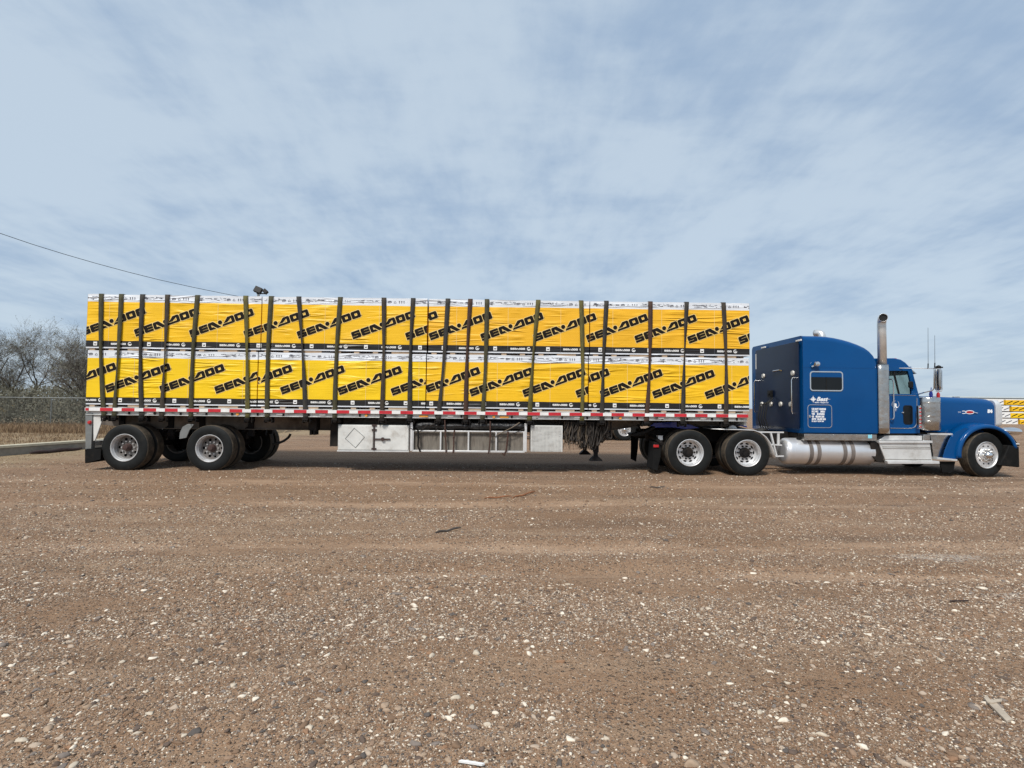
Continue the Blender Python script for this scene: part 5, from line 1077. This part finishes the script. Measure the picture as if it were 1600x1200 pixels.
# blue far-side fenders behind the wheels
Yb = .64; T6 = lambda px, py: P(px, py, Yb)
q = MB(); q.prism([T6(1016, 665.5), T6(1022, 660.5), T6(1060, 659), T6(1064, 662.5), T6(1078, 663), T6(1094, 669), T6(1072, 671), T6(1050, 668), T6(1020, 668.5)], Yb, .71); B(q, 'blue_fender', M['bluedeck'], bevel=.01)
q = MB(); q.prism([T6(1151, 655), T6(1162, 656), T6(1168, 668), T6(1150, 664)], Yb, .71); B(q, 'blue_fender', M['bluedeck'], bevel=.01)
q = MB(); q.prism([T6(985, 680), T6(1003, 676), T6(1018, 668.5), T6(1018, 665.5), T6(1000, 673), T6(985, 677)], Yb - .3, Yb); q.bar((*T6(997, 663)[:1], Yb, T6(997, 663)[1]), (T6(1002, 675)[0], Yb, T6(1002, 675)[1]), .04); B(q, 'flap_hanger', M['frame'])
# rear mudflaps
for (pl_, Y_) in (([(986, 680), (998, 680), (997, 700), (994, 721.5), (985.5, 717)], 2.15), ([(1022.5, 690), (1034, 694), (1032, 716), (1027, 735.5), (1018.5, 733)], .18)):
    q = MB(); q.prism([P(a, c_, Y_) for a, c_ in pl_], Y_, Y_ + .02 if Y_ > 1 else Y_ + .45); B(q, 'mudflap', M['flap'], bevel=.006)
q = MB(); a_ = P(989, 679, 1.9); b_ = P(1033, 693, .2); q.tube([(a_[0], 2.3, a_[1]), (a_[0], 1.7, a_[1]), ((a_[0] + b_[0]) / 2, 1.0, .84), (b_[0] - .05, .4, b_[1] + .08), (b_[0], .12, b_[1])], .045, 10); B(q, 'flap_bar', M['frame'])
p0 = P(1025, 697, .17); q = MB(); q.box(p0[0] - .06, p0[0] + .06, .155, .175, p0[1] - .03, p0[1] + .03); B(q, 'tail_light', M['red'], bevel=.006)
q = MB(); p0 = P(1031, 684, .4); q.box(p0[0] - .05, p0[0] + .05, .35, .5, p0[1] - .05, p0[1] + .05); B(q, 'bracket', M['alu'])
# headlights and bumper
for fr in (False, True):
    h0 = P(1560, 672, .28); h1 = P(1588.5, 672, .28); rg = []
    for k in range(11):
        u = k / 10; r_ = .115 * (max(0.02, 1 - (1 - u) ** 2.2) ** .5) if u < .92 else .115 * .93
        x = h0[0] + (h1[0] - h0[0]) * u; rg.append([(x, .30 + r_ * 1.5 * math.cos(a), h0[1] - .01 - .02 * u + r_ * .78 * math.sin(a)) for a in [2 * math.pi * j / 20 for j in range(20)]])
    q = MB(); q.loft(rg); hl = B(q, 'headlight', M['chrome'], far=fr, ang=50); q = MB(); q.lathe([(h1[0] + .001, .07), (h1[0] + .02, .05), (h1[0] + .026, .001)], 20, 'X', c=(0, .30, h0[1] - .03)); B(q, 'headlight_lens', M['clock'], hl, far=fr)
    q = MB(); q.bar((h0[0] + .1, .32, h0[1] - .04), (h0[0] + .05, .6, h0[1] - .12), .05); B(q, 'light_bracket', M['frame'], hl, far=fr)
b0 = P(1575.5, 697, .06); b1 = P(1593.5, 730.5, .06)
q = MB(); q.prism([(b0[0] + .02, b0[1] + .02), (b1[0], b0[1] - .01), (b1[0] + .0, b1[1]), (b0[0] - .22, b1[1] + .04), (b0[0] - .12, b1[1] + .2)], .06, 2.54); B(q, 'front_bumper', M['flap'], bevel=.02)
q = MB(); q.prism([P(1572, 676, .2), P(1580, 681, .2), P(1592, 697, .2), P(1586, 694, .2)], .18, 2.42); B(q, 'bumper_bracket', M['black'])
q = MB(); p0 = P(1585, 692.5, .08); q.box(p0[0] - .02, p0[0] + .09, .05, .12, p0[1] - .03, p0[1] + .0); B(q, 'marker_light', M['clock'], bevel=.006)
# driver-side cab floor filler
q = MB(); q.box(xs_l, ws0 - .02, CY + .06, 2.27, .90, .998); B(q, 'cab_floor', M['frame'])
q = MB(); q.box(sx0 + .1, 8.4, .2, 2.4, 0.86, 0.93); B(q, 'frame_plate', M['frame'])

# second truck standing behind the trailer (its steer wheel shows under the deck)
bpy.context.view_layer.update()
t2 = copy_tree(tk); t2.location = (9.0 - (SX - PX(975, 12.1, 673)) , 1.3 + 12.0, 0); t2['label'] = 'second semi truck parked behind the trailer, its front wheel visible below the deck'

# ------------------------------------------------------------------ kerb, fence, vegetation, far things
k_ = MB(); yy0, yy1 = -3.0, 12.0
def kp(y, off): return kerb_x(y) - off
segs = [yy0 + (yy1 - yy0) * i / 20 for i in range(21)]
k_.loft([[(kp(y, 0), y, -.1), (kp(y, .02), y, .262), (kp(y, .16), y, .268), (kp(y, .18), y, -.1)] for y in segs])
kb = k_.build('kerb', [M['concrete']], ang=20, bevel=.012); tag(kb, 'grey concrete kerb running beside the straw verge at the left', 'kerb', kind='structure')
k_ = MB(); k_.loft([[(kp(y, -.006), y, .215), (kp(y, -.002), y, .275), (kp(y, .02), y, .286), (kp(y, .155), y, .286), (kp(y, .155), y, .272), (kp(y, .03), y, .272), (kp(y, .03), y, .215)] for y in segs]); kt = k_.build('kerb_cap', M['kerbtop'], kb)
# dark log in front of kerb
pa, pb5 = PG(47, 709, .03), PG(127, 701.5, .03); q = MB()
q.tube([(pa[0] + (pb5[0] - pa[0]) * u + .02 * math.sin(u * 9), pa[1] + (pb5[1] - pa[1]) * u, .05 + .012 * math.sin(u * 13)) for u in [k / 9 for k in range(10)]], [.03, .05, .055, .05, .055, .06, .05, .05, .045, .03], 9)
o = q.build('log', M['darkwood']); tag(o, 'long dark reddish log lying in front of the concrete kerb', 'log')

FY = 12.4; FZ0 = .22; FZ1 = 1.63
fe = empty('chain_link_fence', (-20, FY, FZ0)); tag(fe, 'grey chain-link fence with top rail in front of the bare trees', 'fence')
fx0, fx1 = -34.0, -9.0
q = MB(); q.tube([(fx0 + 20, 0, FZ1 - FZ0), (fx1 + 20, 0, FZ1 - FZ0)], .016, 8); q.build('top_rail', M['galv'], fe)
xp = P(79, 640, FY)[0]; k = -5
while xp + k * 3.0 < fx1:
    x = xp + k * 3.0
    if x > fx0: q = MB(); q.tube([(x + 20, .03, -.3), (x + 20, .03, FZ1 - FZ0 + .02)], .02, 8); q.build('post', M['galv'], fe)
    k += 1
q = MB(); hgt_ = FZ1 - FZ0; st_ = .06; x = fx0 - hgt_; r_ = .0016
while x < fx1:
    for sgn in (1, -1):
        a_ = (x + 20, 0, 0) if sgn > 0 else (x + hgt_ + 20, .004, 0); b_ = (x + hgt_ + 20, 0, hgt_) if sgn > 0 else (x + 20, .004, hgt_); q.tube([a_, b_], r_, 3, cap=False)
    x += st_
q.build('wire_mesh', M['galv'], fe, recalc=False)

# dry grass
gm_ = bpy.data.materials.new('dry_grass'); gm_.use_nodes = True; t = gm_.node_tree; b = t.nodes['Principled BSDF']; b.inputs['Roughness'].default_value = 0.9
geo = nd(t, 'ShaderNodeNewGeometry'); rr = nd(t, 'ShaderNodeValToRGB'); t.links.new(geo.outputs['Random Per Island'], rr.inputs[0])
for i, (p_, c_) in enumerate([(0, (0.11, 0.065, 0.038)), (1, (0.36, 0.26, 0.15)), (.45, (0.20, 0.125, 0.07)), (.8, (0.28, 0.195, 0.11))]):
    el = rr.color_ramp.elements[i] if i < 2 else rr.color_ramp.elements.new(p_); el.position = p_; el.color = (*c_, 1)
t.links.new(rr.outputs[0], b.inputs['Base Color'])
def grass(name, n, fx, fy, hmin, hmax, label, dens=None, w=.006):
    Vv, Ff = [], []; c = 0
    while c < n:
        x, y = fx(), fy(); c += 1
        if dens and random.random() > dens(x, y): continue
        h = random.uniform(hmin, hmax); a = random.uniform(0, 6.283); l_ = random.uniform(.1, .7) * h; z = gz(x, y) - .01; dx, dy = math.cos(a) * w, math.sin(a) * w; b2 = random.uniform(0, 6.28); ex_, ey_ = math.cos(b2) * l_, math.sin(b2) * l_
        o_ = len(Vv); Vv += [(x - dx, y - dy, z), (x + dx, y + dy, z), (x + dx * .7 + ex_ * .4, y + dy * .7 + ey_ * .4, z + h * .6), (x - dx * .7 + ex_ * .4, y - dy * .7 + ey_ * .4, z + h * .6), (x + ex_, y + ey_, z + h)]
        Ff += [(o_, o_ + 1, o_ + 2, o_ + 3), (o_ + 3, o_ + 2, o_ + 4)]
    me = bpy.data.meshes.new(name); me.from_pydata(Vv, [], Ff); me.materials.append(gm_); o_ = bpy.data.objects.new(name, me); SC.collection.objects.link(o_); return tag(o_, label, 'grass', kind='stuff')
grass('dry_grass', 42000, lambda: random.uniform(-27, -12), lambda: random.uniform(8.8, 13.8), .08, .34, 'tall tan dry grass growing along the fence foot', lambda x, y: (.35 + .9 * abs(mnoise.noise(Vector((x * .8, y * .8, 1))))) * (x < kerb_x(y) - .4), .008)
grass('straw_verge', 26000, lambda: random.uniform(-21, -12.0), lambda: random.uniform(1.0, 10.0), .02, .10, 'short straw grass on the verge behind the kerb', lambda x, y: (x < kerb_x(y) - .2) * (.3 + .9 * (mnoise.noise(Vector((x, y, 4))) + .4)), .006)
grass('straw_litter', 9000, lambda: random.uniform(-14.0, -9.5), lambda: random.uniform(-1.5, 6.0), .008, .04, 'straw litter strewn on the dirt in front of the kerb', lambda x, y: (x > kerb_x(y) + .05) * max(0, .25 + .9 * mnoise.noise(Vector((x * 1.3, y * 1.3, 7))) + (-11.5 - x) * .18), .006)

# trees
leafm = mat('grey_olive_leaf', (0.22, 0.22, 0.165), 0.9, 0, 0.4, 2.0)
leafd = mat('dusty_shrub_leaf', (0.135, 0.13, 0.095), 0.9, 0, 0.45, 1.2)
def tree(x, y, h, seed, label, lean=0.0, trunks=3, spread=1.0, name='mesquite_tree', leaves=.3):
    rnd = random.Random(seed); z0_ = gz(x, y) - .05; r = empty(name, (x, y, z0_)); tag(r, label, 'tree', 'bare trees behind the fence'); tk_ = MB(); cw = MB(); lf = MB()
    def grow_(p, d, ln, rad, lev):
        n = 5 if lev < 3 else 3; pts = [p.copy()]; rs = [rad]; cur = p.copy(); dd = d.copy()
        for i in range(n):
            dd = (dd + Vector((rnd.uniform(-1, 1), rnd.uniform(-1, 1), rnd.uniform(-.6, .8))) * (.22 if lev < 2 else .38)).normalized(); cur = cur + dd * ln / n; pts.append(cur.copy()); rs.append(rad * (1 - .45 * (i + 1) / n))
        (tk_ if lev < 2 else cw).tube(pts, rs, 7 if lev < 2 else (4 if lev < 3 else 3), cap=False)
        if lev >= 5:
            if rnd.random() < leaves:
                for _ in range(3):
                    q_ = pts[rnd.randint(1, n)] + Vector((rnd.uniform(-.05, .05), rnd.uniform(-.05, .05), rnd.uniform(-.05, .05))); s = rnd.uniform(.012, .03); a = Vector((rnd.uniform(-1, 1), rnd.uniform(-1, 1), rnd.uniform(-1, 1))).normalized() * s; b2 = a.orthogonal().normalized() * s * .6
                    lf.add([q_ - a, q_ + b2, q_ + a, q_ - b2], [(0, 1, 2, 3)])
            return
        nb = (5, 5, 4, 4, 4)[lev] + (rnd.random() < .5)
        for k in range(nb):
            i = rnd.randint(2 if lev < 2 else 1, n); q_ = pts[i]; out_ = Vector((rnd.uniform(-1, 1), rnd.uniform(-1, 1), rnd.uniform(-.15, .75))).normalized()
            nd_ = (dd * rnd.uniform(.35, .9) + out_ * rnd.uniform(.7, 1.1)).normalized(); grow_(q_, nd_, ln * rnd.uniform(.52, .78), max(.003, rs[i] * rnd.uniform(.45, .7)), lev + 1)
    for k in range(trunks):
        a = rnd.uniform(0, 6.283); d = Vector((math.cos(a) * .55 * spread + lean, math.sin(a) * .45 * spread, 1)).normalized(); grow_(Vector((rnd.uniform(-.1, .1), rnd.uniform(-.1, .1), 0)), d, h * .42, .085 * h / 5, 0)
    tk_.build('trunk', M['bark'], r, recalc=False); c_ = cw.build('crown', M['twig'], r, recalc=False)
    if lf.v: lf.build('leaves', leafm, c_, smooth=False, recalc=False)
tree(-20.8, 15.5, 5.9, 3, 'tall bare grey tree with crooked dark trunk right behind the fence, middle of the group', .10, 3, .9)
tree(-25.5, 16.5, 5.6, 8, 'bare twiggy tree at the left edge, limbs leaning down to the right', .25, 3, 1.2)
tree(-17.3, 17.5, 5.3, 21, 'bare grey tree close to the left end of the load', .0, 3, 1.0)
tree(-22.8, 20.0, 5.6, 33, 'pale bare tree standing farther back between two nearer trees', .0, 3, 1.1)
tree(-19.0, 22.0, 5.4, 41, 'pale bare tree farther back next to the load edge', .0, 3, 1.1)
# thicket behind
def thicket(name, n, x0, x1, y0, y1, hf, label, m_, s0=.03, s1=.07):
    q = MB(); rnd = random.Random(5)
    for i in range(n):
        x = rnd.uniform(x0, x1); y = rnd.uniform(y0, y1); hm = hf(x, y); z = hm * rnd.random() ** .9; c_ = Vector((x, y, gz(x, y) + z)); s = rnd.uniform(s0, s1)
        if rnd.random() < .35:
            d_ = Vector((rnd.uniform(-.5, .5), rnd.uniform(-.3, .3), 1)).normalized() * rnd.uniform(.2, .6); w_ = Vector((.006, 0, 0)); q.add([c_ - w_, c_ + w_, c_ + d_ + w_ * .4, c_ + d_ - w_ * .4], [(0, 1, 2, 3)])
        else:
            a = Vector((rnd.uniform(-1, 1), rnd.uniform(-1, 1), rnd.uniform(-1, 1))).normalized() * s; b2 = a.orthogonal().normalized() * s * .5; q.add([c_ - a, c_ + b2, c_ + a, c_ - b2], [(0, 1, 2, 3)])
    o_ = q.build(name, m_, smooth=False, recalc=False); tag(o_, label, 'shrubs', kind='stuff')
thicket('brush_thicket', 34000, -34, -13, 13.2, 18, lambda x, y: 1.1 + .8 * (mnoise.noise(Vector((x * .35, y * .3, 2))) + .6), 'dense grey green brush filling in behind the fence', leafd)
thicket('far_brush', 26000, -75, -18, 30, 46, lambda x, y: 1.9 + 1.4 * (mnoise.noise(Vector((x * .16, y * .1, 7))) + .4), 'hazy low brush in the distance behind the trees', leafd, .08, .2)

# far crates at the right
def far_crate(x0, x1, y, z0, ym, white, lab, h=1.16, dep=1.2):
    r = empty('distant_crate', ((x0 + x1) / 2, y + dep / 2, z0)); tag(r, lab, 'crate', 'crates stacked far behind the truck'); w = x1 - x0
    q = MB(); q.box(-w / 2, w / 2, -dep / 2, dep / 2, .10, h); q.build('wrap', M['print_white'] if white else M[ym], r, smooth=False)
    q = MB(); q.box(-w / 2 - .004, w / 2 + .004, -dep / 2 - .004, dep / 2 + .004, .06, .17); q.build('black_band', M['print_black'], r, smooth=False)
    q = MB(); q.box(-w / 2 - .004, w / 2 + .004, -dep / 2 - .004, dep / 2 + .004, h - .15, h + .004); q.build('white_band', M['print_white'], r, smooth=False)
    q = MB(); x = -w / 2 + .15
    while x < w / 2 - .3:
        xe = min(x + 1.15, w / 2 - .05); f_ = (xe - x) / 1.15; q.add([(x, -dep / 2 - .006, .28), (xe, -dep / 2 - .006, .28 + .48 * f_), (xe, -dep / 2 - .006, .46 + .48 * f_), (x, -dep / 2 - .006, .46)], [(0, 1, 2, 3)]); x += 1.22
    q.build('lettering', M['print_grey'] if white else M['print_black'], r, smooth=False, recalc=False)
    q = MB(); q.box(-w / 2 + .1, -w / 2 + .3, -dep / 2 + .02, dep / 2 - .02, 0, .09); q.box(w / 2 - .3, w / 2 - .1, -dep / 2 + .02, dep / 2 - .02, 0, .09); q.build('pallet', M['wood'], r, smooth=False)
YF = 88.0
rowsF = [(('1594', 1588), 3), ]
zf = lambda py: P(1580, py, YF)[1]
splits = [1590, 1578.5, 1577, 1568.5]; base_z = zf(664.2); hrow = (zf(623.6) - base_z) / 4
nm_ = ['bottom', 'second lowest', 'second highest', 'top']
for i in range(4):
    xs_ = PX(splits[i], YF); z0_ = base_z + hrow * i; ext = (.35, .0, .4, .35)[i]
    far_crate(xs_ - 3.65, xs_, YF, z0_, 'y_mid', True, f'white wrapped crate in the {nm_[i]} row of the distant stack behind the truck grille', hrow - .03)
    far_crate(xs_ + .06 + ext, xs_ + .06 + ext + 3.65, YF + .0, z0_, 'y_mid' if i != 1 else 'y_bright', False, f'yellow crate in the {nm_[i]} row of the distant stack at the right edge', hrow - .03)
# pale warehouse far away
xw0, xw1 = PX(1466, 200), PX(1466, 200) + 90; q = MB(); ztop = P(1560, 617.6, 200)[1]; wr = empty('warehouse', ((xw0 + xw1) / 2, 210, -1)); tag(wr, 'long low pale metal warehouse on the horizon behind the truck hood', 'building')
hw_ = (xw1 - xw0) / 2
q.box(-hw_, hw_, -10, 10, 0, ztop - .2); q.build('wall', M['shedw'], wr, smooth=False); q = MB(); q.prism([(-hw_ - .5, ztop - .1), (hw_ + .5, ztop - .1), (hw_ + .5, ztop + .5), (-hw_ - .5, ztop + .5)], -10.5, 10.5); q.build('roof', M['shedw'], wr, smooth=False)
# distant crates at the left edge
yl = 50.0; xa, za = P(-60, 611.5, yl); xb, _ = P(56, 621, yl); ht = za + .6
far_crate(PX(-40, 56), PX(9, 56), yl + 6, gz(0, yl), 'y_orange', False, 'orange yellow crate far behind the bare trees at the left edge', 2.2 - gz(0, yl))

# floodlight pole behind the load
pxl, pzl = P(404, 455.5, 20); pzl -= .12; fp = empty('floodlight_pole', (pxl, 20, 0)); tag(fp, 'tall pole with two black floodlights showing above the upper crates', 'floodlight pole')
q = MB(); q.lathe([(0, .11), (pzl - .05, .07), (pzl - .04, .001)], 14, 'Z'); q.build('pole', M['galv'], fp); q = MB(); q.bar((-.1, 0, pzl), (.45, 0, pzl), .06); q.build('cross_arm', M['black'], fp)
for (dx, w_, ry) in ((-.02, .42, 22), (.38, .26, 40)):
    q = MB(); q.box(-w_ / 2, w_ / 2, -.12, .10, -.17 * w_ / .42, .17 * w_ / .42)
    for k in range(4): q.box(-w_ / 2 + .03 + k * w_ / 4.2, -w_ / 2 + .05 + k * w_ / 4.2, .10, .16, -.1, .1)
    o = q.build('floodlight', M['black'], fp, bevel=.01); o.location = (dx + (.0 if w_ > .3 else .02), 0, pzl + (.20 if w_ > .3 else .12)); o.rotation_euler = (R_(-15), R_(ry), 0)
# overhead cable
ca = P(-260, 250, 9); cb = P(345, 458.5, 24); cc2 = P(430, 475, 26); pts = []
def ray(px, py, Y): a_ = P(px, py, Y); return (a_[0], Y, a_[1])
ctrl = [(-200, 292, 12), (-100, 331, 14), (0, 364.5, 16), (50, 381.5, 17), (100, 397, 18), (150, 411.5, 19), (200, 425, 20), (250, 437.5, 21), (300, 448.5, 22), (345, 457.8, 23), (420, 472, 24.5), (520, 490, 27)]
q = MB(); pts = [ray(*c_) for c_ in ctrl]; q.tube([(p[0] - pts[2][0], p[1] - pts[2][1], p[2] - pts[2][2]) for p in pts], .016, 6); o = q.build('overhead_cable', M['black']); o.location = pts[2]; tag(o, 'thin black overhead cable sloping down behind the load at the left', 'cable')

# ------------------------------------------------------------------ litter on the ground
x, y = PG(1558, 1112); r = empty('scrap_strip', (x, y, gz(x, y) + .012)); tag(r, 'pale T-shaped scrap of weathered wood lying on the gravel at lower right', 'scrap')
def gl(px, py): a_ = PG(px, py); return (a_[0] - x, a_[1] - y)
def slab(mb, pts, z0_, z1_): n = len(pts); mb.add([(p[0], p[1], z0_) for p in pts] + [(p[0], p[1], z1_) for p in pts], [tuple(range(n - 1, -1, -1)), tuple(range(n, 2 * n))] + [(i, (i + 1) % n, (i + 1) % n + n, i + n) for i in range(n)])
q = MB(); slab(q, [gl(1541, 1098), gl(1551, 1097), gl(1560, 1106), gl(1582, 1129), gl(1573, 1132), gl(1558, 1117), gl(1547, 1106)], -.006, .004); q.build('long_strip', M['scrap'], r, smooth=False)
q = MB(); slab(q, [gl(1537, 1096), gl(1543, 1094), gl(1548, 1101), gl(1566, 1098), gl(1566, 1102), gl(1551, 1105), gl(1543, 1104)], .005, .010); q.build('cross_strip', M['scrap'], r, smooth=False)
for (xa, ya, xb_, yb, rad, lab) in ((757, 781, 800, 779, .012, 'rusty rod lying on the dirt in front of the trailer, left half'), (800, 779, 836, 770, .014, 'bent rusty rod end sticking up from the dirt in front of the trailer'), (680, 835, 720, 829, .012, 'dark twig lying on the gravel, right of the pale stones'), (1015, 763, 1040, 764, .012, 'short dark stick on the dirt before the rear drive wheel')):
    a_ = PG(xa, ya); b_ = PG(xb_, yb); mx_, my_ = (a_[0] + b_[0]) / 2, (a_[1] + b_[1]) / 2; q = MB(); zz_ = gz(mx_, my_)
    pts = [(a_[0] - mx_ + (b_[0] - a_[0]) * u, a_[1] - my_ + (b_[1] - a_[1]) * u + .02 * math.sin(u * 8), .012 + .02 * u + .006 * math.sin(u * 11)) for u in [k / 7 for k in range(8)]]; q.tube(pts, [rad * .6] + [rad] * 6 + [rad * .5], 6)
    o = q.build('rusty_rod' if 'rusty' in lab else 'twig', M['rustbright' if 'rusty' in lab else 'bark']); o.location = (mx_, my_, zz_); tag(o, lab, 'rod' if 'rusty' in lab else 'stick')
for (px, py, L_, an, lab) in ((735, 1196, .10, -.2, 'thin white stick on the gravel at the bottom edge'), (1498, 942, .16, .1, 'dark wood chip on the dirt below the pale puddle')):
    x, y = PG(px, py); q = MB(); slab(q, [(-L_ / 2, -.004), (L_ / 2, -.007), (L_ / 2 + .01, .003), (-L_ / 2 + .01, .006)], 0, .008); o = q.build('stick', M['print_white' if 'white' in lab else 'darkwood'], smooth=False); o.location = (x, y, gz(x, y) + .01); o.rotation_euler = (0, 0, an); tag(o, lab, 'stick')
